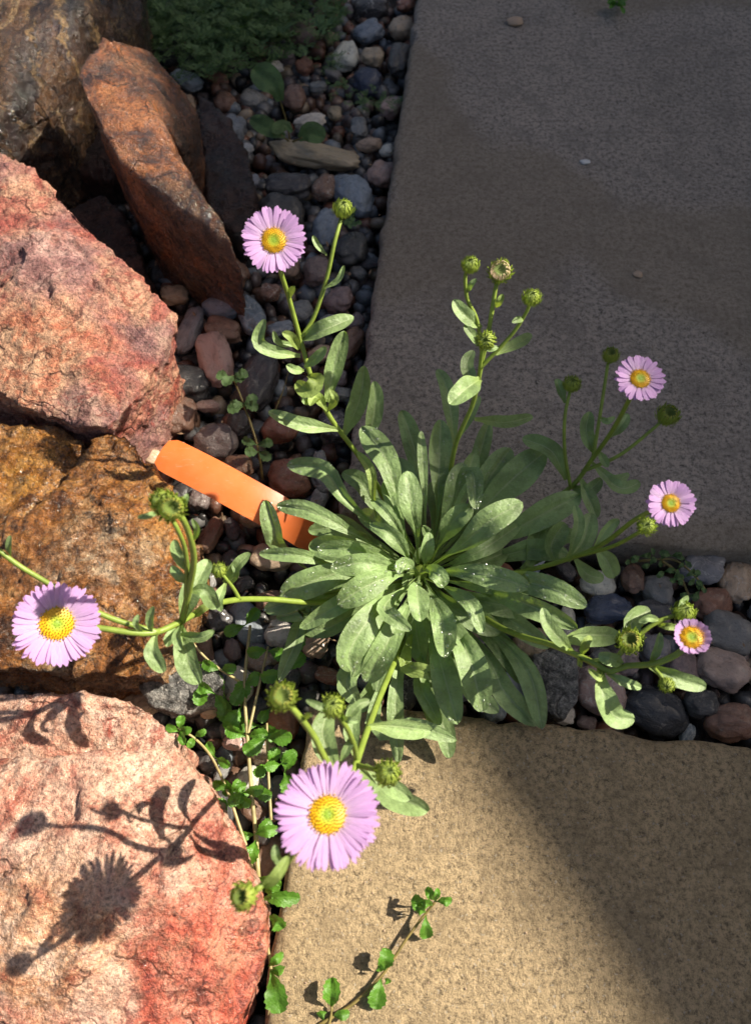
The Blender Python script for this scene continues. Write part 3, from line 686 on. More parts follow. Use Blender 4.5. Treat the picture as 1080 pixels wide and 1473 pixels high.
plant = empty('daisy_plant', P(600, 800, -.02))
tag(plant, 'seaside daisy with a grey-green leaf rosette and lilac flowers, growing between slabs and rocks', 'flowering plant')
PO = Vector(plant.location)
def Cx(X, Y): return 360 + X / 2.16, 580 + Y / 2.16
RL = [  # traced rosette leaves: [(X,Y,z)...], width
 ([(510, 500, .05), (360, 360, .075), (285, 285, .085), (230, 210, .090), (115, 190, .082)], 78),
 ([(510, 510, .05), (330, 410, .075), (250, 365, .085), (170, 330, .085), (82, 318, .078)], 66),
 ([(525, 490, .05), (470, 380, .075), (445, 250, .095), (415, 160, .100), (345, 72, .096)], 104),
 ([(520, 500, .055), (515, 390, .085), (500, 320, .100), (487, 210, .108)], 92),
 ([(550, 480, .05), (575, 400, .06), (585, 240, .082), (592, 52, .090)], 92),
 ([(545, 480, .055), (542, 300, .085), (530, 85, .108)], 40),
 ([(540, 520, .06), (650, 445, .100), (745, 365, .122), (845, 308, .126)], 112),
 ([(600, 430, .07), (650, 250, .10), (690, 215, .112), (700, 330, .104)], 66),
 ([(560, 490, .055), (600, 420, .08), (635, 360, .095), (690, 322, .10)], 86),
 ([(560, 480, .05), (600, 360, .07), (640, 260, .085), (660, 185, .088)], 86),
 ([(510, 520, .055), (400, 480, .085), (310, 455, .092), (208, 452, .086)], 70),
 ([(510, 525, .06), (420, 505, .092), (340, 498, .100), (250, 515, .096)], 84),
 ([(510, 530, .06), (430, 540, .090), (350, 575, .096), (272, 625, .088)], 106),
 ([(500, 540, .05), (330, 520, .075), (220, 545, .078), (92, 600, .068)], 120),
 ([(480, 560, .04), (230, 590, .06), (130, 615, .062), (44, 645, .055)], 80),
 ([(460, 570, .04), (260, 610, .05), (150, 650, .052), (205, 640, .05), (80, 668, .045)], 64),
 ([(480, 520, .05), (250, 492, .065), (140, 472, .070), (28, 466, .064)], 56),
 ([(240, 560, .03), (95, 450, .06), (70, 390, .075), (48, 300, .086)], 82),
 ([(530, 550, .055), (450, 600, .085), (375, 665, .100), (310, 770, .096), (318, 836, .085)], 122),
 ([(535, 555, .05), (480, 640, .078), (425, 745, .085), (360, 866, .066)], 108),
 ([(520, 540, .06), (420, 625, .100), (450, 670, .108), (500, 706, .106)], 66),
 ([(525, 535, .06), (520, 575, .095), (522, 625, .105), (530, 678, .100)], 86),
 ([(530, 530, .065), (560, 520, .090), (590, 540, .096), (600, 572, .090)], 66),
 ([(525, 530, .065), (500, 505, .085), (470, 500, .092), (462, 530, .090)], 50),
 ([(540, 545, .055), (565, 600, .082), (600, 690, .092), (604, 790, .080)], 92),
 ([(545, 550, .045), (610, 670, .070), (680, 790, .080), (722, 960, .062)], 118),
 ([(545, 560, .04), (560, 690, .062), (595, 820, .068), (644, 998, .050)], 108),
 ([(545, 545, .06), (640, 590, .09), (690, 630, .098), (720, 715, .092)], 66),
 ([(545, 525, .06), (620, 522, .092), (740, 535, .108), (868, 572, .108)], 92),
 ([(560, 530, .05), (780, 545, .095), (930, 575, .116), (1045, 632, .115)], 98),
 ([(560, 540, .045), (770, 595, .090), (890, 640, .108), (1015, 700, .105)], 90),
 ([(560, 560, .03), (780, 740, .05), (870, 850, .05), (905, 1012, .030)], 84),
 ([(560, 570, .03), (730, 780, .045), (790, 900, .042), (890, 1002, .024)], 92),
 ([(560, 560, .03), (720, 700, .045), (800, 780, .048), (845, 870, .040)], 96),
 ([(560, 510, .04), (760, 425, .06), (900, 350, .075), (1025, 285, .080)], 110),
 ([(560, 500, .04), (710, 340, .06), (810, 240, .075), (915, 150, .082)], 128),
 ([(560, 490, .04), (690, 320, .06), (750, 220, .072), (808, 140, .076)], 100),
 ([(555, 480, .04), (680, 260, .055), (715, 150, .066), (742, 55, .072)], 72),
 ([(540, 480, .04), (530, 240, .055), (500, 110, .064), (470, 22, .068)], 80),
 ([(545, 580, .05), (480, 800, .06), (540, 830, .066), (596, 856, .062)], 60),
 ([(540, 580, .03), (380, 980, .048), (520, 1005, .052), (642, 1048, .045)], 74),
 ([(545, 580, .03), (560, 900, .04), (600, 1000, .036), (618, 1104, .028)], 90),
 ([(545, 580, .035), (530, 860, .05), (555, 930, .05), (590, 1000, .042)], 66),
 ([(540, 580, .03), (465, 820, .05), (450, 960, .046), (460, 1118, .032)], 66),
 ([(530, 580, .035), (400, 720, .055), (300, 850, .060), (335, 940, .048)], 80),
 ([(480, 580, .025), (190, 660, .04), (135, 760, .042), (90, 862, .036)], 66),
 ([(400, 400, .06), (382, 300, .095), (374, 210, .110), (332, 150, .112)], 36),
 ([(500, 500, .055), (465, 400, .085), (425, 340, .096), (375, 295, .094)], 52),
 ([(505, 510, .06), (480, 460, .095), (430, 405, .108), (370, 378, .106)], 66),
 ([(520, 500, .055), (480, 420, .08), (450, 330, .09), (420, 240, .088)], 60),
 ([(505, 505, .05), (390, 320, .07), (350, 250, .078), (285, 215, .074)], 72),
 ([(500, 520, .045), (350, 430, .06), (270, 390, .066), (180, 395, .060)], 70),
 ([(545, 500, .05), (610, 300, .068), (655, 260, .074), (700, 150, .078)], 70),
 ([(560, 530, .035), (800, 470, .06), (880, 455, .065), (990, 470, .062)], 84),
 ([(560, 545, .03), (720, 620, .055), (830, 690, .06), (930, 760, .055)], 80),
 ([(545, 570, .03), (640, 800, .045), (700, 900, .045), (770, 960, .036)], 84),
 ([(520, 570, .03), (420, 800, .04), (380, 900, .038), (300, 960, .03)], 80),
 ([(500, 560, .03), (330, 650, .045), (240, 700, .045), (150, 700, .04)], 70),
 ([(540, 500, .045), (560, 420, .07), (548, 400, .09), (535, 380, .10)], 40),
 ([(535, 520, .06), (545, 480, .085), (550, 440, .095), (556, 400, .098)], 54),
]
ROS = []
for i, (pts, wd) in enumerate(RL):
    ROS.append(leaf(plant, [(*Cx(a, b), z) for a, b, z in pts], wd / 2.16 * .76, 'bract' if i in (39, 46) else 'leaf', cup=random.uniform(.05, .36), wave=random.uniform(.05, .12)))
# small leaves filling the heart, and a skirt of shaded ones beneath
for i in range(3):
    a = i * 2.4; r = 30 + 5 * i
    x, y = 605 + r * math.cos(a), 822 + r * .9 * math.sin(a)
    leaf(plant, [(605, 824, .02), (605 + .5 * r * math.cos(a), 822 + .45 * r * math.sin(a), .055), (x, y, .062)], 26)
for i in range(20):
    a = i * 2.39996 + .3; r = 120 + 75 * random.random(); up_ = math.sin(a) < -.2
    x, y = 605 + r * math.cos(a), 826 + r * .95 * math.sin(a); zt = .045 + .03 * random.random()
    leaf(plant, [(605, 826, .03), (605 + .5 * r * math.cos(a + .12), 826 + .5 * r * math.sin(a + .12), zt + .012), (x, y, zt)], random.uniform(24, 34), cup=random.uniform(.1, .4), wave=.1)
for i in range(7):
    a = i * 2 * math.pi / 7 + .1; r = 150 + 40 * random.random()
    if -2.6 < -a < -.5: r *= .8
    leaf(plant, [(605, 826, .01), (605 + .5 * r * math.cos(a), 826 + .5 * r * math.sin(a), .032), (605 + r * math.cos(a), 826 + r * .95 * math.sin(a), .030)], 36)
obj('crown', *[(lambda t: ([p - PO for p in t[0]], t[1]))(tube([P(600, 800, -.03), P(603, 815, .015), P(605, 824, .055)], .010, .005, wob=.2))][0], M['stem'], plant)

def stem(pts, r0, r1, mat='stem', parent=plant):
    v, f = tube([P(*q) for q in pts], r0, r1, n=6 * len(pts)); o = Vector(parent.location)
    return obj('stem', [p - o for p in v], f, M[mat], parent)
MM = .001
# ---- flower heads and buds
def petal_variant(i):
    rnd = random.Random(i * 3 + 1); ns, nk = 9, 5; v, uv = [], []
    dr = rnd.uniform(-.10, .12); tw = rnd.uniform(-.25, .25)
    for a in range(ns):
        s = a / (ns - 1); wd = (.45 + .55 * sstep(0, .55, s)) * (math.sqrt(max(.05, 1 - ((s - .8) / .2) ** 2)) if s > .8 else 1)
        for b in range(nk):
            u = (b - 2) / 2
            notch = -.035 * (1 - abs(u)) * (1 if a == ns - 1 else 0) * rnd.random()
            z = .13 * s - (.14 + dr) * s * s + .010 * math.cos(u * math.pi * 1.5) + tw * .05 * u * s
            v.append((s + notch, u * wd * .5, z)); uv.append((.5 + u * .5, s))
    f = [(i_ * nk + j, (i_ + 1) * nk + j, (i_ + 1) * nk + j + 1, i_ * nk + j + 1) for i_ in range(ns - 1) for j in range(nk - 1)]
    m = bpy.data.meshes.new('petal')
    m.from_pydata(v, [], f); m.materials.append(M['petal']); m.polygons.foreach_set('use_smooth', [True] * len(m.polygons))
    ul = m.uv_layers.new(name='UVMap')
    for lp in m.loops: ul.data[lp.index].uv = uv[lp.vertex_index]
    return m
PV = [petal_variant(i) for i in range(8)]
def disc_mesh():
    v, f = [], []
    n = 125; ga = math.pi * (3 - math.sqrt(5))
    # dome under the florets
    rings = 8; seg = 24; v.append((0, 0, .20))
    for i in range(1, rings + 1):
        r = i / rings
        for k in range(seg): a = 2 * math.pi * k / seg; v.append((r * math.cos(a), r * math.sin(a), .20 * (1 - r ** 2.2) - .08 * math.exp(-(r / .25) ** 2) - .02))
    f += [(0, 1 + k, 1 + (k + 1) % seg) for k in range(seg)]
    for i in range(rings - 1):
        for k in range(seg): f.append((1 + i * seg + k, 1 + (i + 1) * seg + k, 1 + (i + 1) * seg + (k + 1) % seg, 1 + i * seg + (k + 1) % seg))
    for i in range(n):
        r = math.sqrt((i + .5) / n); a = i * ga; x, y = r * math.cos(a), r * math.sin(a)
        z = .20 * (1 - r ** 2.2) - .09 * math.exp(-(r / .25) ** 2); s = .038 if r > .42 else .03; hgt = .17 if r > .42 else .07
        b = len(v)
        for k in range(6): q = k * math.pi / 3; v.append((x + s * math.cos(q), y + s * math.sin(q), z - .03))
        for k in range(6): q = k * math.pi / 3; v.append((x * 1.03 + s * 1.05 * math.cos(q), y * 1.03 + s * 1.05 * math.sin(q), z + hgt * .7))
        v.append((x * 1.03, y * 1.03, z + hgt))
        f += [(b + k, b + (k + 1) % 6, b + 6 + (k + 1) % 6, b + 6 + k) for k in range(6)] + [(b + 6 + k, b + 6 + (k + 1) % 6, b + 12) for k in range(6)]
    return mesh('disc', v, f, M['disc'])
DM = disc_mesh()
def bracts(v, f, mi, n, p0, p1, p2, wd, rnd, midx=0, jit=.06):
    """ring of pointed bracts: (r, z) Bezier from p0 over p1 to the tip p2"""
    for k in range(n):
        a = 2 * math.pi * (k + rnd.uniform(-.3, .3)) / n; b = len(v); L = rnd.uniform(.88, 1.12); sw = rnd.uniform(-.12, .12)
        tr, tz = p2[0] + rnd.uniform(-jit, jit), p0[1] + (p2[1] - p0[1]) * L
        for s_, ww in ((0, .7), (.25, 1.), (.5, .95), (.75, .6), (1., .05)):
            m0, m1, m2 = (1 - s_) ** 2, 2 * s_ * (1 - s_), s_ * s_
            r_ = p0[0] * m0 + p1[0] * m1 + tr * m2; z = p0[1] * m0 + p1[1] * m1 + tz * m2; aa = a + sw * s_
            ca, sa = math.cos(aa), math.sin(aa)
            for u in (-1, 0, 1):
                q = r_ + (.05 if u == 0 else 0)
                v.append((q * ca - u * ww * wd * sa, q * sa + u * ww * wd * ca, z))
        for i in range(4):
            for j in range(2): f.append((b + i * 3 + j, b + i * 3 + j + 1, b + (i + 1) * 3 + j + 1, b + (i + 1) * 3 + j)); mi.append(midx)
def cupmesh(v, f, mi, prof, seg=20, midx=0):
    b = len(v)
    for r, z in prof:
        for k in range(seg): a = 2 * math.pi * k / seg; v.append((r * math.cos(a), r * math.sin(a), z))
    for i in range(len(prof) - 1):
        for k in range(seg): f.append((b + i * seg + k, b + i * seg + (k + 1) % seg, b + (i + 1) * seg + (k + 1) % seg, b + (i + 1) * seg + k)); mi.append(midx)
def bud_mesh(kind, seed):
    rnd = random.Random(seed); v, f, mi = [], [], []
    cupmesh(v, f, mi, [(.12, -1.0), (.55, -.92), (.85, -.60), (.95, -.2), (.88, .2), (.72, .42)])
    cupmesh(v, f, mi, [(.72, .42), (.55, .50), (.35, .44 if kind != 'open' else .2), (.15, .34 if kind != 'open' else .05), (.01, .30 if kind != 'open' else 0)], midx=1)
    bracts(v, f, mi, 15, (.80, -.75), (1.25, -.3), (1.22, .30), .10, rnd, 0, .16)
    bracts(v, f, mi, 18, (.90, -.45), (1.20, .1), (1.02, .62), .10, rnd, 0, .14)
    if kind == 'shut':
        bracts(v, f, mi, 18, (.88, -.1), (1.02, .5), (.55, .86), .10, rnd); bracts(v, f, mi, 14, (.66, .2), (.74, .75), (.22, .90), .09, rnd)
    else:
        bracts(v, f, mi, 26, (.84, .0), (.98, .5), (.66, .92), .085, rnd, 2 if kind == 'pink' else 0, .1)
        bracts(v, f, mi, 20, (.70, .2), (.78, .6), (.46, .72), .07, rnd, 2 if kind == 'pink' else 3, .06)
    return mesh('flower_bud', v, f, [M['budg'], M['budc'], M['budp'], M['budy']], True, mi)
BM = {'shut': [bud_mesh('shut', 1), bud_mesh('shut', 2)], 'open': [bud_mesh('open', 3), bud_mesh('open', 4)], 'pink': [bud_mesh('pink', 5)]}
def frame(n, spin=0):
    n = n.normalized(); q = n.to_track_quat('Z', 'Y'); return q.to_matrix().to_4x4() @ Matrix.Rotation(spin, 4, 'Z')
def bud(x, y, z, dpx, n=(0, 0, 1), kind='shut', seed=0):
    c = P(x, y, z); r = dpx / 2 * px2m(c) * .86
    o = bpy.data.objects.new('flower_bud', BM[kind][seed % len(BM[kind])]); link(o, plant)
    o.matrix_local = Matrix.Translation(c - PO) @ frame(Vector(n), seed * 1.3) @ Matrix.Scale(r, 4); return o
inv_v, inv_f, inv_m = [], [], []
cupmesh(inv_v, inv_f, inv_m, [(.14, -1.0), (.6, -.8), (.95, -.40), (1.0, -.05), (.9, .05)])
bracts(inv_v, inv_f, inv_m, 24, (.8, -.6), (1.1, -.3), (1.2, .05), .09, random.Random(9)); bracts(inv_v, inv_f, inv_m, 22, (.6, -.8), (1., -.5), (1.2, -.2), .09, random.Random(8))
INV = mesh('flower_head', inv_v, inv_f, M['budg'])
def flower(x, y, z, dpx, n, npet=54, disc=.40, up=0.10, spin=0., ratio=1., jit=.09, short=(), wfac=1.0):
    c = P(x, y, z); Rr = dpx / 2 * px2m(c); dr = Rr * disc
    h = bpy.data.objects.new('flower_head', INV); link(h, plant)
    fm = Matrix.Translation(c - PO) @ frame(Vector(n), spin)
    h.matrix_local = fm @ Matrix.Scale(dr * 1.0, 4)
    dc = bpy.data.objects.new('disc', DM); link(dc, h); dc.matrix_local = Matrix.Diagonal((1, 1, 1.1, 1))
    rnd = random.Random(int(x))
    for k in range(npet):
        a = 2 * math.pi * k / npet + rnd.uniform(-.045, .045); L = (Rr - dr * .8) * rnd.uniform(.90, 1.04) * ratio
        lay = (k % 2) * .10; e = up + lay * .9 + rnd.uniform(-jit, jit)
        wdt = 2 * math.pi * Rr * .86 / npet * rnd.uniform(1.2, 1.6) * wfac
        o = bpy.data.objects.new('petal', PV[rnd.randrange(8)]); link(o, h)
        m = Matrix.Rotation(a, 4, 'Z') @ Matrix.Translation((.82, 0, -.06 + lay * .6)) @ Matrix.Rotation(-e, 4, 'Y') @ Matrix.Rotation(rnd.uniform(-.18, .18), 4, 'X') @ Matrix.Diagonal((L / dr, wdt / dr, L / dr, 1))
        o.matrix_local = m
    return h
def tocam(x, y, z, dx=0, dy=0, dz=0):
    return (CAM - P(x, y, z)).normalized() + RT * dx + UP * dy + Vector((0, 0, dz))

# S1: the upright daisy with the tall single bud
stem([(595, 800, .02), (560, 730, .05), (520, 662, .085), (478, 605, .120), (452, 555, .140), (432, 488, .162), (416, 430, .185), (402, 385, .205), (396, 358, .209)], 1.9 * MM, 1.3 * MM)
stem([(432, 488, .162), (452, 455, .172), (470, 400, .190), (481, 350, .205), (491, 314, .212)], 1.3 * MM, 1.1 * MM)
flower(394, 346, .214, 93, tocam(395, 345, .214, -.03, .22), up=.12, npet=54, wfac=1.05)
bud(493, 300, .216, 30, tocam(493, 300, .2, .1, .75), 'shut', 1)
for pts, wd, mt in [
 ([(470, 367, .198), (457, 353, .202), (450, 339, .206)], 8, 'leaf'), ([(467, 415, .187), (487, 402, .192), (495, 382, .198)], 8, 'leaf'),
 ([(415, 430, .184), (416, 424, .188), (424, 412, .194)], 10, 'bract'), ([(430, 490, .16), (467, 473, .172), (509, 456, .172)], 23, 'leaf'),
 ([(470, 578, .130), (481, 527, .145), (496, 476, .160)], 25, 'leaf'), ([(432, 512, .155), (397, 507, .162), (372, 492, .168), (381, 459, .178)], 18, 'leaf'),
 ([(430, 497, .158), (402, 493, .165), (393, 476, .172)], 9, 'leaf'), ([(438, 528, .150), (456, 514, .158), (469, 499, .164)], 14, 'leaf'),
 ([(437, 533, .148), (424, 532, .154), (412, 525, .158)], 12, 'leaf'), ([(444, 540, .145), (456, 548, .155), (442, 562, .152), (426, 550, .148)], 22, 'bract'),
 ([(430, 503, .158), (420, 486, .168), (406, 478, .172)], 13, 'bract'), ([(470, 590, .128), (455, 570, .14), (446, 584, .142)], 14, 'bract'),
 ([(486, 618, .115), (432, 610, .125), (386, 592, .13)], 20, 'leaf'), ([(493, 630, .10), (517, 575, .125), (524, 526, .145)], 25, 'leaf'),
 ([(530, 640, .07), (540, 580, .088), (538, 548, .098)], 22, 'leaf'), ([(470, 592, .125), (482, 575, .135), (475, 560, .14)], 10, 'bract'),
 ([(462, 575, .130), (440, 578, .14), (436, 566, .146)], 9, 'leaf')]:
    leaf(plant, pts, wd, mt, prof='oblong', cup=.35)
# S2: the cluster of sunlit buds
stem([(612, 800, .02), (640, 720, .06), (655, 640, .105), (680, 580, .135), (694, 515, .165), (702, 480, .178), (713, 412, .200), (718, 396, .204)], 1.8 * MM, 1.2 * MM)
stem([(694, 515, .165), (686, 462, .184), (672, 430, .196), (669, 396, .208), (676, 386, .212)], 1.2 * MM, 1. * MM)
stem([(690, 530, .16), (735, 482, .178), (755, 452, .190), (763, 434, .198)], 1.2 * MM, 1. * MM)
stem([(690, 530, .16), (693, 505, .175), (699, 494, .188)], 1.1 * MM, 1. * MM)
bud(676, 381, .215, 27, tocam(676, 381, .2, .1, .6), 'shut', 0); bud(719, 391, .208, 36, tocam(719, 391, .2, .05, .35), 'pink', 0)
bud(764, 428, .202, 28, tocam(764, 428, .2, .15, .6), 'shut', 1); bud(699, 490, .192, 30, tocam(699, 490, .19, -.1, .1), 'shut', 2)
for pts, wd, mt in [
 ([(692, 472, .18), (668, 453, .190), (652, 431, .196)], 21, 'leaf'), ([(692, 500, .172), (679, 482, .182), (667, 468, .186)], 13, 'leaf'),
 ([(690, 545, .155), (668, 560, .165), (646, 581, .163)], 30, 'leaf'), ([(672, 420, .198), (677, 410, .204), (685, 401, .207)], 8, 'leaf'),
 ([(713, 442, .19), (718, 434, .195), (723, 423, .198)], 9, 'bract'), ([(712, 510, .160), (745, 494, .142), (764, 480, .130)], 16, 'leaf'),
 ([(752, 460, .188), (744, 460, .193), (736, 464, .193)], 9, 'leaf'), ([(694, 500, .176), (705, 502, .184), (716, 499, .184)], 10, 'leaf'),
 ([(682, 603, .11), (727, 607, .09), (766, 599, .08)], 18, 'leaf'), ([(654, 640, .08), (643, 560, .085), (629, 531, .085)], 21, 'leaf'),
 ([(684, 560, .135), (671, 525, .135), (681, 504, .138)], 18, 'leaf'), ([(660, 630, .1), (675, 600, .108), (690, 570, .11)], 12, 'leaf')]:
    leaf(plant, pts, wd, mt, prof='oblong', cup=.3)
# S3: shaded group over the grey slab
stem([(620, 815, .02), (720, 760, .05), (815, 705, .075), (850, 662, .100), (880, 620, .135), (906, 572, .170), (914, 556, .182)], 1.9 * MM, 1.2 * MM)
stem([(820, 700, .078), (812, 650, .100), (812, 600, .120), (820, 560, .132)], 1.2 * MM, 1. * MM)
stem([(852, 660, .100), (862, 600, .122), (874, 522, .146)], 1.2 * MM, 1. * MM)
stem([(838, 678, .09), (890, 655, .105), (935, 620, .120), (954, 603, .126)], 1.3 * MM, 1. * MM)
flower(920, 545, .184, 72, tocam(920, 545, .19, .32, .42), up=.05, npet=40, wfac=1.05, disc=.42)
bud(822, 552, .136, 27, tocam(822, 552, .13, .15, .6), 'shut', 0); bud(878, 511, .150, 25, tocam(878, 511, .15, .1, .7), 'open', 1); bud(960, 597, .128, 34, tocam(960, 597, .128, .35, .5), 'open', 0)
for pts, wd in [([(856, 655, .1), (843, 620, .112), (848, 592, .118)], 19), ([(877, 628, .115), (893, 612, .124), (903, 595, .128)], 15), ([(822, 700, .076), (843, 707, .082), (865, 689, .084)], 19),
 ([(862, 680, .09), (893, 702, .09), (920, 694, .088)], 19), ([(812, 580, .125), (806, 560, .13), (800, 545, .13)], 12), ([(862, 650, .1), (868, 662, .104), (874, 672, .104)], 12),
 ([(814, 690, .078), (793, 648, .09), (751, 630, .09)], 24), ([(850, 665, .095), (880, 690, .09), (905, 682, .09)], 14), ([(835, 690, .085), (850, 725, .08), (858, 745, .075)], 20), ([(862, 600, .12), (872, 606, .126), (884, 600, .128)], 9)]:
    leaf(plant, pts, wd, prof='oblong', cup=.3)
# S4: low group by the slab edge
stem([(625, 825, .02), (730, 825, .055), (820, 803, .090), (870, 780, .115), (912, 748, .150), (950, 728, .168)], 1.9 * MM, 1.2 * MM)
stem([(822, 802, .09), (880, 786, .130), (922, 764, .168)], 1.3 * MM, 1. * MM)
flower(964, 724, .174, 70, tocam(964, 724, .15, .34, .12), up=.06, npet=40, wfac=1.05, disc=.40)
bud(929, 757, .176, 28, tocam(929, 757, .15, .2, .2), 'shut', 1)
for pts, wd in [([(818, 800, .085), (831, 757, .095), (827, 726, .1)], 16), ([(855, 785, .105), (877, 757, .112), (890, 747, .116)], 15), ([(800, 810, .07), (793, 785, .075), (812, 752, .078)], 28),
 ([(815, 806, .08), (838, 778, .085), (850, 738, .088)], 28), ([(856, 786, .105), (872, 806, .10), (884, 830, .09)], 25), ([(826, 803, .09), (845, 826, .082), (868, 832, .078)], 20),
 ([(760, 815, .06), (775, 770, .066), (790, 735, .07)], 34), ([(750, 820, .055), (800, 775, .06), (835, 770, .064)], 26)]:
    leaf(plant, pts, wd, prof='oblong', cup=.3)
# S5: sunlit group over the slab gap
stem([(625, 835, .02), (715, 900, .075), (800, 930, .121), (850, 952, .134), (876, 966, .138), (900, 958, .142), (940, 955, .152), (975, 940, .160), (988, 926, .162)], 2. * MM, 1.5 * MM)
stem([(850, 952, .134), (885, 945, .140), (920, 912, .150), (950, 892, .156), (975, 884, .158)], 1.3 * MM, 1.1 * MM)
stem([(885, 960, .140), (888, 945, .146), (900, 928, .152)], 1.2 * MM, 1. * MM)
stem([(935, 956, .150), (948, 970, .152), (956, 980, .152)], 1.1 * MM, .9 * MM)
flower(994, 917, .168, 62, tocam(994, 917, .168, .25, .25), up=.55, npet=28, disc=.56, ratio=.85, wfac=.8)
bud(905, 922, .156, 40, tocam(905, 922, .156, .1, .35), 'open', 0); bud(983, 880, .160, 33, tocam(983, 880, .156, .3, .5), 'shut', 1); bud(958, 985, .154, 24, tocam(958, 985, .146, .0, -.4), 'shut', 0)
for pts, wd, mt in [([(822, 938, .126), (789, 900, .141), (780, 874, .144)], 21, 'leaf'), ([(836, 943, .130), (842, 925, .140), (850, 915, .140)], 12, 'bract'), ([(834, 944, .130), (832, 958, .136), (834, 952, .136)], 9, 'bract'),
 ([(862, 962, .136), (868, 1000, .138), (884, 1030, .128), (912, 1034, .124)], 31, 'leaf'), ([(872, 968, .137), (900, 982, .140), (922, 989, .136)], 14, 'leaf'), ([(895, 955, .142), (878, 948, .148), (860, 943, .146)], 19, 'leaf'),
 ([(932, 957, .148), (973, 976, .151), (1015, 988, .146)], 23, 'leaf'), ([(934, 955, .148), (945, 932, .158), (949, 910, .162)], 13, 'leaf'), ([(920, 925, .144), (908, 895, .144), (935, 878, .142)], 28, 'leaf'),
 ([(945, 899, .154), (960, 901, .158), (976, 903, .156)], 10, 'bract'), ([(948, 892, .156), (932, 889, .162), (918, 895, .160)], 10, 'leaf'), ([(975, 880, .158), (980, 866, .164), (990, 859, .15)], 9, 'leaf'),
 ([(800, 930, .121), (830, 915, .116), (890, 915, .09)], 30, 'leaf'), ([(868, 966, .136), (862, 975, .142), (846, 962, .142)], 10, 'bract')]:
    leaf(plant, pts, wd, mt, prof='oblong', cup=.3)
# S6: group over the rusty rock
stem([(585, 835, .02), (480, 865, .055), (385, 862, .085), (340, 863, .105), (300, 872, .122), (262, 893, .138), (215, 911, .148), (140, 903, .156), (90, 898, .158)], 2. * MM, 1.5 * MM)
stem([(262, 893, .138), (272, 850, .165), (279, 800, .195), (266, 752, .222), (252, 738, .23)], 1.7 * MM, 1.3 * MM)
stem([(268, 860, .160), (268, 800, .190), (255, 760, .21), (235, 728, .218)], 1.2 * MM, 1. * MM)
stem([(230, 910, .146), (150, 885, .158), (65, 836, .170), (20, 808, .178), (-40, 760, .19)], 1.4 * MM, 1.2 * MM)
stem([(345, 862, .104), (335, 845, .112), (320, 826, .12)], 1.2 * MM, .9 * MM)
flower(82, 897, .165, 124, tocam(82, 897, .165, .10, -.12), up=.20, npet=58, disc=.41, spin=.4, jit=.14)
bud(246, 730, .238, 46, tocam(246, 730, .24, .1, .05), 'open', 1); bud(232, 720, .224, 36, tocam(232, 720, .22, -.3, .4), 'shut', 0); bud(315, 820, .124, 24, tocam(315, 820, .12, -.1, .4), 'shut', 1)
for pts, wd, mt in [([(262, 896, .138), (277, 850, .148), (300, 805, .146)], 30, 'leaf'), ([(270, 840, .168), (258, 828, .176), (246, 815, .176)], 14, 'leaf'), ([(276, 825, .178), (256, 796, .19), (251, 776, .196)], 17, 'leaf'),
 ([(277, 780, .205), (284, 762, .214), (277, 746, .22)], 9, 'leaf'), ([(218, 910, .148), (216, 890, .158), (221, 872, .164)], 11, 'leaf'), ([(224, 912, .146), (220, 938, .145), (236, 967, .138)], 23, 'leaf'),
 ([(260, 900, .136), (270, 950, .135), (287, 984, .128)], 33, 'leaf'), ([(258, 912, .138), (288, 917, .146), (309, 907, .148)], 14, 'leaf'), ([(322, 838, .114), (342, 813, .124), (360, 795, .128)], 16, 'leaf'),
 ([(278, 888, .13), (292, 876, .138), (306, 870, .138)], 11, 'bract'), ([(275, 850, .16), (295, 850, .162), (312, 876, .152)], 22, 'leaf'), ([(228, 735, .22), (214, 742, .226), (198, 744, .226)], 9, 'leaf'),
 ([(258, 740, .228), (266, 722, .236), (270, 710, .238)], 11, 'leaf'), ([(16, 800, .178), (13, 786, .186), (16, 770, .19)], 9, 'leaf'), ([(260, 905, .136), (246, 915, .142), (240, 930, .14)], 14, 'leaf'),
 ([(325, 838, .115), (315, 862, .12), (318, 880, .116)], 13, 'leaf'), ([(330, 842, .112), (340, 825, .12), (335, 812, .124)], 9, 'leaf'), ([(262, 897, .138), (255, 918, .15), (262, 935, .148)], 16, 'leaf'), ([(205, 910, .15), (196, 896, .158), (200, 884, .16)], 9, 'leaf')]:
    leaf(plant, pts, wd, mt, prof='oblong', cup=.3)
# S7: tall group leaning towards the viewer, with the big daisy
stem([(600, 840, .02), (575, 930, .05), (545, 1005, .105), (524, 1062, .145), (512, 1098, .160), (494, 1140, .178), (476, 1166, .186)], 2. * MM, 1.5 * MM)
stem([(514, 1094, .158), (508, 1068, .175), (496, 1042, .19), (482, 1024, .198)], 1.3 * MM, 1.1 * MM)
stem([(500, 1125, .17), (472, 1098, .184), (452, 1060, .198), (430, 1030, .21), (412, 1010, .217)], 1.5 * MM, 1.2 * MM)
stem([(510, 1100, .16), (535, 1106, .172), (550, 1110, .178)], 1.2 * MM, 1. * MM)
stem([(490, 1145, .178), (440, 1200, .186), (405, 1250, .192), (366, 1282, .195)], 1.5 * MM, 1.2 * MM)
flower(471, 1172, .196, 150, tocam(471, 1172, .196, .02, .10), up=.10, npet=80, disc=.375, jit=.07, wfac=1.12)
bud(406, 1002, .222, 46, tocam(406, 1002, .22, .1, .15), 'open', 0); bud(478, 1016, .202, 38, tocam(478, 1016, .2, -.05, .35), 'shut', 1)
bud(557, 1112, .182, 42, tocam(557, 1112, .18, .25, .3), 'shut', 0); bud(350, 1289, .198, 42, tocam(350, 1289, .19, -.35, -.1), 'open', 1)
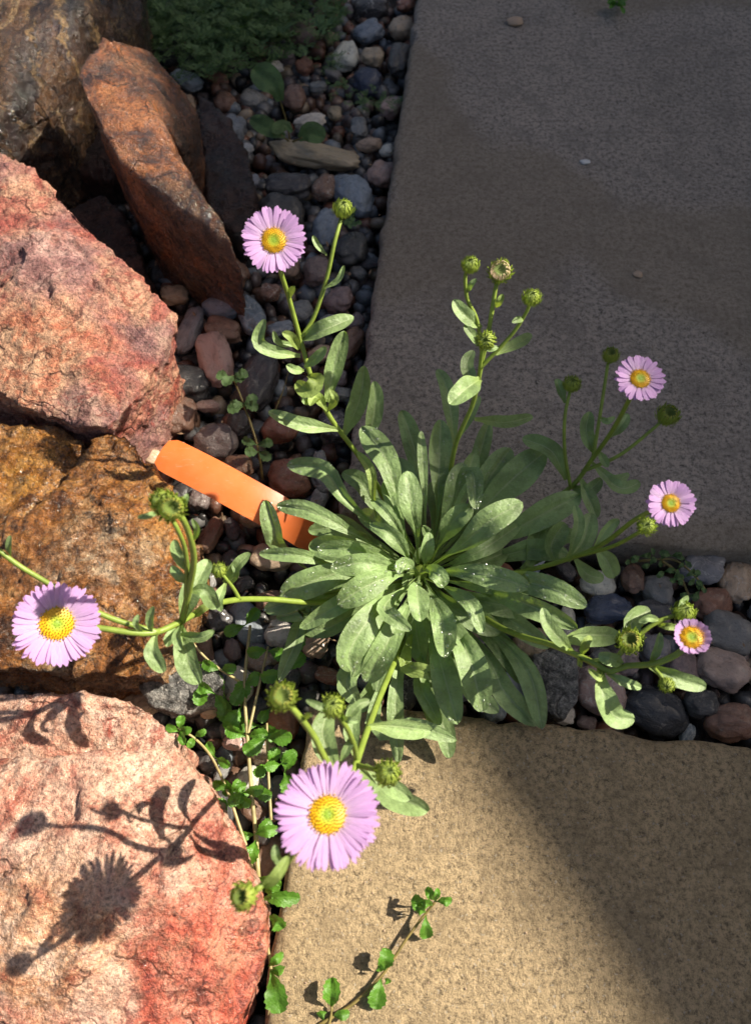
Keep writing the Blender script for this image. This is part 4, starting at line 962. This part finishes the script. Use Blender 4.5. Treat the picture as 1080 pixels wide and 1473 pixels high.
for pts, wd, mt in [([(488, 1118, .165), (464, 1060, .165), (472, 1022, .16)], 32, 'leaf'), ([(512, 1092, .155), (506, 1047, .16), (514, 1012, .155)], 22, 'leaf'), ([(486, 1026, .195), (465, 1018, .204), (440, 1007, .205)], 11, 'leaf'),
 ([(490, 1095, .17), (502, 1072, .175), (506, 1060, .175)], 12, 'leaf'), ([(512, 1100, .155), (553, 1137, .140), (615, 1167, .118)], 36, 'leaf'), ([(525, 1100, .162), (552, 1122, .158), (590, 1150, .145)], 24, 'leaf'),
 ([(550, 1128, .165), (535, 1138, .17), (525, 1142, .17)], 9, 'leaf'), ([(495, 1040, .188), (515, 1015, .192), (532, 1008, .19)], 13, 'leaf'), ([(435, 1036, .206), (444, 1028, .213), (450, 1030, .214)], 8, 'bract'),
 ([(488, 1030, .19), (500, 1035, .198), (516, 1038, .198)], 10, 'leaf'), ([(410, 1248, .19), (398, 1232, .196), (396, 1215, .196)], 13, 'leaf'), ([(375, 1278, .194), (395, 1262, .2), (415, 1232, .2)], 16, 'bract'),
 ([(530, 1045, .138), (560, 1045, .13), (620, 1052, .11)], 28, 'leaf')]:
    leaf(plant, pts, wd, mt, prof='oblong', cup=.3)

# ---- water droplets on the leaves
dv, df = [], []
rd = random.Random(3)
sph_v, sph_f = [], []
for i in range(4):
    th = i / 3 * math.pi / 2
    for k in range(8): a = k * math.pi / 4; sph_v.append((math.cos(th) * math.cos(a), math.cos(th) * math.sin(a), math.sin(th)))
for i in range(3):
    for k in range(8): sph_f.append((i * 8 + k, i * 8 + (k + 1) % 8, (i + 1) * 8 + (k + 1) % 8, (i + 1) * 8 + k))
for o in ROS[:40]:
    ps = o.data.polygons
    for _ in range(rd.choice((8, 16, 30, 50))):
        pl = ps[rd.randrange(len(ps) // 3, len(ps))]; n = pl.normal
        if n.z < .15: n = -n if n.z < -.15 else n
        if n.z < .15: continue
        vs_ = [o.data.vertices[k].co for k in pl.vertices]; a_, b_ = rd.random(), rd.random()
        c = vs_[0].lerp(vs_[1], a_).lerp(vs_[3].lerp(vs_[2], a_), b_); r = .0004 + .0010 * rd.random() ** 3
        q = n.to_track_quat('Z', 'Y'); b = len(dv)
        for s in sph_v: dv.append(c + q @ (Vector((s[0], s[1], s[2] * .75)) * r))
        df += [tuple(b + k for k in t) for t in sph_f]
wd_o = obj('water_droplets', dv, df, M['water'], plant); tag(wd_o, kind='stuff')

# ------------------------------------------------------------------ orange plant tag
def tagmesh():
    ctr = [P(*q) for q in [(233, 650, .034), (300, 684, .033), (360, 717, .027), (410, 745, .014), (455, 775, -.012), (490, 800, -.034)]]
    c = spline(ctr, 30); v, f = [], []
    th = .0009
    for i, p in enumerate(c):
        t = (c[min(i + 1, 29)] - c[max(i - 1, 0)]).normalized(); s = t.cross(Vector((.25, -.35, 1))).normalized(); n = s.cross(t)
        hw = .0135 * (1 if i > 1 else (.72 if i == 0 else .97))
        if i > 22: hw *= 1 - (i - 22) / 8.5
        for u in (-1, -.5, 0, .5, 1):
            for k in (0, 1): v.append(p + s * (hw * u) + n * (th * (k - .5) + .0018 * (1 - u * u)))
    for i in range(29):
        for j in range(4):
            a, b = i * 10 + j * 2, (i + 1) * 10 + j * 2
            f += [(a + 1, a + 3, b + 3, b + 1), (a, b, b + 2, a + 2)]
        a, b = i * 10, (i + 1) * 10; f += [(a, a + 1, b + 1, b), (a + 8, b + 8, b + 9, a + 9)]
    for j in range(4): a = j * 2; f.append((a, a + 2, a + 3, a + 1)); a += 290; f.append((a, a + 1, a + 3, a + 2))
    org = P(490, 800, -.034); o = obj('plant_tag', [p - org for p in v], f, M['tag'])
    o.data.set_sharp_from_angle(angle=R(40))
    o.location = org; return o
tag(tagmesh(), 'blank orange plastic plant tag lying tilted beside the rosette', 'plant tag')

# ------------------------------------------------------------------ weeds
def weed(name, label, root, stems, leaves, mat='weed', smat='wstem', r=1. * MM, prof='obovate', teeth=7):
    e = empty(name, P(*root)); tag(e, label, 'weed')
    for s in stems:
        rr_ = r
        if isinstance(s[0], (int, float)): rr_, s = s[0] * MM, s[1]
        stem(s, rr_, rr_ * .7, smat, e)
    for lf in leaves:
        leaf(e, lf[0], lf[1], mat, prof=prof, teeth=teeth, cup=lf[2] if len(lf) > 2 else .25, nk=7, ns=22 if teeth else 12, wave=.08)
    return e
def pair(x, y, z, ln, ang, w=None, dz=.004, spread=150):
    """two opposite leaves at a node"""
    out = []
    for s in (0, 1):
        a = R(ang + s * spread); l = ln * random.uniform(.8, 1.1)
        out.append(([(x, y, z), (x + .5 * l * math.cos(a), y + .5 * l * math.sin(a), z + dz), (x + l * math.cos(a), y + l * math.sin(a), z + dz * random.uniform(.2, 1.2))], (w or ln * .62)))
    return out
lv = []
for x, y, z, ln, an in [(370, 1262, .026, 34, 20), (368, 1200, .024, 30, 170), (362, 1140, .022, 30, 10), (356, 1060, .018, 32, 200), (352, 985, .016, 34, 330), (385, 935, .02, 32, 20)]: lv += pair(x, y, z, ln, an)
for bx, by, tx, ty, wd in [(372, 1292, 432, 1292, 24), (380, 1282, 402, 1282, 20), (385, 1318, 408, 1335, 24), (386, 1390, 408, 1372, 14), (390, 1395, 402, 1458, 34), (392, 1400, 408, 1395, 18), (366, 1200, 400, 1192, 18), (368, 1208, 358, 1242, 22)]:
    lv.append(([(bx, by, .030), ((bx + tx) / 2, (by + ty) / 2, .036), (tx, ty, .032)], wd))
lv += pair(330, 1135, .032, 26, 200) + pair(334, 1140, .034, 22, 300) + pair(350, 1140, .034, 28, -10) + pair(310, 1090, .028, 24, 240)
lv += pair(258, 1052, .048, 22, 200) + pair(258, 1050, .05, 22, 280) + pair(280, 1060, .046, 18, -30)
for k in range(18):
    x, y = random.uniform(290, 430), random.uniform(880, 1180); lv += pair(x, y, .012 + random.uniform(-.006, .01), random.uniform(26, 40), random.uniform(0, 360))
weed('trailing_weed', 'trailing weed with toothed bright leaves on straw stems beside the salmon rock', (375, 1300, -.02),
     [(1.5, [(377, 1300, -.02), (372, 1265, .024), (368, 1200, .024), (362, 1140, .022), (356, 1060, .018), (352, 985, .016), (360, 900, .01)]),
      [(370, 1262, .024), (345, 1190, .03), (328, 1140, .032), (305, 1090, .030), (280, 1062, .046), (256, 1048, .048)],
      [(356, 1060, .018), (372, 990, .02), (386, 930, .02)], [(386, 1290, .0), (384, 1350, .025), (390, 1400, .028), (385, 1480, .01)], [(390, 1180, .01), (385, 1090, .014), (384, 1040, .018)],
      [(352, 985, .012), (300, 950, .02), (262, 905, .03)]], lv)
lv = []
for bx, by, bz, tx, ty, tz, wd in [(477, 1452, .034, 477, 1406, .042, 26), (470, 1456, .034, 458, 1462, .036, 14), (478, 1462, .034, 503, 1458, .038, 16), (548, 1405, .036, 540, 1452, .038, 27), (553, 1398, .036, 556, 1364, .044, 23), (548, 1398, .038, 544, 1388, .042, 12), (553, 1408, .036, 560, 1414, .038, 10),
 (612, 1316, .040, 613, 1350, .038, 20), (610, 1312, .040, 594, 1290, .046, 20), (612, 1312, .042, 598, 1308, .046, 14), (626, 1296, .044, 613, 1277, .052, 14), (627, 1296, .046, 630, 1278, .054, 10), (627, 1297, .044, 650, 1295, .048, 15), (622, 1302, .044, 606, 1298, .05, 14)]:
    bz -= .012; tz -= .014; lv.append(([(bx, by, bz), ((bx + tx) / 2, (by + ty) / 2, max(bz, tz) + .002), (tx, ty, tz)], wd))
weed('weed_sprig', 'toothed weed sprig creeping over the sunlit sandy slab', (455, 1480, .021),
     [[(420, 1500, .021), (470, 1468, .022), (510, 1442, .0225), (550, 1402, .024), (585, 1350, .026), (612, 1314, .028), (627, 1296, .032)], [(468, 1490, .022), (476, 1462, .023), (477, 1448, .024)]], lv, smat='rstem')
weed('seedling', 'round leaved seedling rising behind the long flat tan stone', (418, 205, .0),
     [[(418, 208, -.005), (412, 175, .02), (402, 142, .045)], [(418, 205, .0), (405, 195, .012)], [(418, 205, .0), (435, 198, .012)]],
     [([(403, 145, .044), (394, 122, .058), (364, 98, .062)], 34, .12), ([(410, 196, .01), (390, 186, .018), (360, 170, .02)], 24, .1), ([(430, 200, .01), (445, 190, .018), (468, 198, .016)], 28, .1), ([(420, 190, .015), (410, 180, .02), (392, 190, .02)], 16, .1)],
     mat='fern', smat='rstem', prof='oblong', teeth=0)
lv = pair(332, 545, .028, 22, 200, 16) + pair(337, 540, .03, 22, -10, 16) + pair(350, 585, .022, 26, 170, 16) + pair(352, 580, .022, 26, 20, 16) + pair(370, 640, .014, 22, 200, 14) + pair(372, 650, .014, 24, 30, 16)
weed('weed_shoot', 'thin weed shoot with small leaf pairs rising from gravel above the orange tag', (378, 690, -.01), [[(378, 690, -.012), (370, 640, .01), (352, 585, .02), (334, 540, .028)]], lv, smat='rstem', mat='fern', teeth=5)
lv = []
for x, y in [(905, 805), (920, 800), (935, 812), (950, 806), (965, 800), (975, 818), (985, 830), (972, 838), (1000, 832), (1005, 850), (990, 855), (955, 822), (940, 800), (985, 805), (1010, 842)]:
    lv += pair(x, y, .016 + random.uniform(0, .006), random.uniform(11, 17), random.uniform(0, 360))
weed('gap_weed', 'small shaded weed creeping over pebbles under the edge of the grey slab', (930, 806, .0), [[(900, 810, -.005), (930, 806, .014), (970, 806, .016), (1000, 830, .016), (1015, 850, .012)], [(950, 806, .014), (975, 825, .016), (990, 856, .014)]], lv, mat='fern', smat='rstem', teeth=5)
lv = []
for k in range(7): lv += pair(892 + random.uniform(-10, 10), 6 + random.uniform(-10, 8), .026 + random.uniform(0, .006), 12, random.uniform(0, 360))
weed('slab_sprout', 'tiny green sprout lying on the far part of the grey slab', (892, 4, .02), [[(886, -6, .02), (892, 4, .026), (896, 12, .026)]], lv, mat='weed', teeth=5)
lv = []
for k in range(5): lv += pair(500 + random.uniform(-14, 14), 312 + random.uniform(-6, 8), .012, 12, random.uniform(0, 360))
weed('gravel_sprout', 'tiny dark sprout between pebbles under the tall single bud', (502, 316, -.005), [[(500, 318, -.006), (502, 310, .012)]], lv, mat='fern', teeth=0)

# ferny moss at the top (uncountable)
mv, mf = [], []
rm = random.Random(8)
def frond(c, ang, L, tilt):
    dirv = Vector((math.cos(ang), math.sin(ang), tilt)).normalized(); sv = dirv.cross(Vector((0, 0, 1))).normalized(); nv = sv.cross(dirv)
    for k in range(7):
        s = (k + 1) / 7; p = c + dirv * (L * s) + Vector((0, 0, -L * .25 * s * s))
        for sg in (-1, 1):
            l = L * .34 * (1.15 - .7 * s) * rm.uniform(.8, 1.2); d = (sv * sg + dirv * .6).normalized(); w_ = dirv * (l * .28)
            b = len(mv); up = Vector((0, 0, rm.uniform(-.2, .3))) * l
            mv.extend([p, p + d * (l * .5) + w_ + up, p + d * l + up, p + d * (l * .5) - w_ * .7 + up]); mf.append((b, b + 1, b + 2, b + 3))
for k in range(1500):
    x, y = rm.uniform(200, 490), rm.uniform(-60, 125)
    den = sstep(135, 40, y + abs(x - 300) * .25 + 14 * noise.noise(Vector((x * .03, y * .03, 0))))
    if x > 420: den *= .55
    if rm.random() > den: continue
    c = P(x, y, rm.uniform(.0, .022))
    for q in range(3): frond(c, rm.uniform(0, 6.28), rm.uniform(.011, .021), rm.uniform(.1, .9))
for (x0, y0, n_) in ((545, 140, 10), (515, 150, 10), (485, 130, 8), (560, 155, 8), (470, 90, 16)):
    for k in range(n_):
        c = P(x0 + rm.uniform(-20, 20), y0 + rm.uniform(-10, 10), rm.uniform(.002, .01))
        for q in range(2): frond(c, rm.uniform(0, 6.28), rm.uniform(.007, .012), rm.uniform(.1, .7))
mo = obj('moss', mv, mf, M['fern'], None, False)
ul = mo.data.uv_layers.new(name='UVMap')
for i, lp in enumerate(mo.data.loops): ul.data[i].uv = (.2, .5)
tag(mo, 'ferny dark green ground cover over the shaded gravel', 'ground cover', kind='stuff')

# ------------------------------------------------------------------ small litter
def chip(x, y, wpx, hpx, mat, name, label, z=.0205, cat='stone chip'):
    bm = bmesh.new(); bmesh.ops.create_icosphere(bm, subdivisions=3, radius=1)
    for vv in bm.verts: vv.co *= 1 + .25 * noise.noise(vv.co * 1.3 + Vector((x, y, 0)))
    for fc in bm.faces: fc.smooth = True
    m = bpy.data.meshes.new(name); bm.to_mesh(m); bm.free(); m.materials.append(mat)
    o = bpy.data.objects.new(name, m); COL.objects.link(o); p = P(x, y, z); s = px2m(p)
    a, b = wpx / 2 * s, hpx / 2 * s / .9; c = min(a, b) * .55; o.scale = (a, b, c); o.location = (p.x, p.y, z + c * .6); tag(o, label, cat); return o
chip(740, 34, 24, 16, M['chip'], 'stone_chip', 'small tan stone chip lying on the far end of the grey slab')
chip(916, 396, 14, 10, M['chip'], 'stone_chip', 'tiny dull chip on the grey slab above the shaded lilac flower')
chip(841, 234, 15, 8, M['white'], 'white_fleck', 'chalky white fleck at the damp line of the grey slab', cat='fleck')
def twig(pts, r, label, mat='twig'):
    o0 = P(*pts[0]); v, f = tube([P(*q) for q in pts], r, r * .5, seg=6, wob=.3)
    o = obj('twig', [p - o0 for p in v], f, M[mat]); o.location = o0; tag(o, label, 'twig'); return o
twig([(156, 622, .006), (185, 610, .008), (217, 602, .007)], .0007, 'thin dry twig on the sunlit tan stone below the pink rock')
twig([(57, 156, .062), (72, 142, .066), (93, 121, .066)], .0013, 'pale dry twig wedged under the umber boulder')
twig([(432, 918, .012), (460, 916, .013), (490, 924, .012)], .0009, 'short straw twig resting on the sunlit tan pebble')
twig([(396, 590, .002), (408, 560, .01), (415, 535, .016)], .0006, 'thin reddish twig standing behind the daisy stem leaves', 'rstem')
o = empty('dead_leaf', P(480, 890, .008)); tag(o, 'curled orange-brown dead leaf under the rosette', 'dead leaf')
leaf(o, [(500, 880, .012), (475, 888, .016), (448, 902, .010)], 24, 'dryleaf', name='blade', prof='lance')
print('leaves', lcount[0], 'pebbles', len(placed), 'gravel verts', len(V))

# fine grit on the slabs (uncountable)
gvv, gff = [], []
rg = random.Random(21)
for k in range(520):
    x, y = rg.uniform(380, 1085), rg.uniform(-5, 1478)
    p = P(x, y, .0203)
    if not in_slab(p, -.012): continue
    r = .0003 + .0006 * rg.random() ** 2; b = len(gvv); th = rg.uniform(0, 6.28)
    for q in range(4): a = th + q * 1.57; gvv.append(p + Vector((math.cos(a) * r * rg.uniform(.7, 1.3), math.sin(a) * r * rg.uniform(.7, 1.3), 0)))
    gvv += [p + Vector((0, 0, r * .9)), p - Vector((0, 0, r))]
    for q in range(4): gff += [(b + q, b + (q + 1) % 4, b + 4), (b + (q + 1) % 4, b + q, b + 5)]
gt = obj('grit', gvv, gff, M['chip'], None, False); tag(gt, 'fine sandy grit scattered on the paving slabs', 'grit', kind='stuff')

# dry litter between the pebbles (uncountable)
lvv, lff = [], []
for k in range(420):
    x, y = rg.uniform(180, 1085), rg.uniform(-5, 1300)
    p = P(x, y, 0)
    if in_slab(p, .002) or (x < 215 and y < 590): continue
    p = P(x, y, rg.uniform(-.008, .007)); a = rg.uniform(0, 6.28); L = rg.uniform(.0015, .007); w_ = rg.uniform(.0004, .0016)
    d = Vector((math.cos(a), math.sin(a), rg.uniform(-.3, .3))); n_ = Vector((-math.sin(a), math.cos(a), rg.uniform(-.4, .4))); b = len(lvv)
    lvv += [p - d * L * .5, p + n_ * w_ + Vector((0, 0, .0005)), p + d * L * .5, p - n_ * w_ * .8, p + Vector((0, 0, w_ * .6)), p - Vector((0, 0, w_ * .5))]
    for q in range(4): lff += [(b + q, b + (q + 1) % 4, b + 4), (b + (q + 1) % 4, b + q, b + 5)]
lt = obj('litter', lvv, lff, M['twig'], None, False); tag(lt, 'crumbs of dry leaf and straw caught between the pebbles', 'litter', kind='stuff')
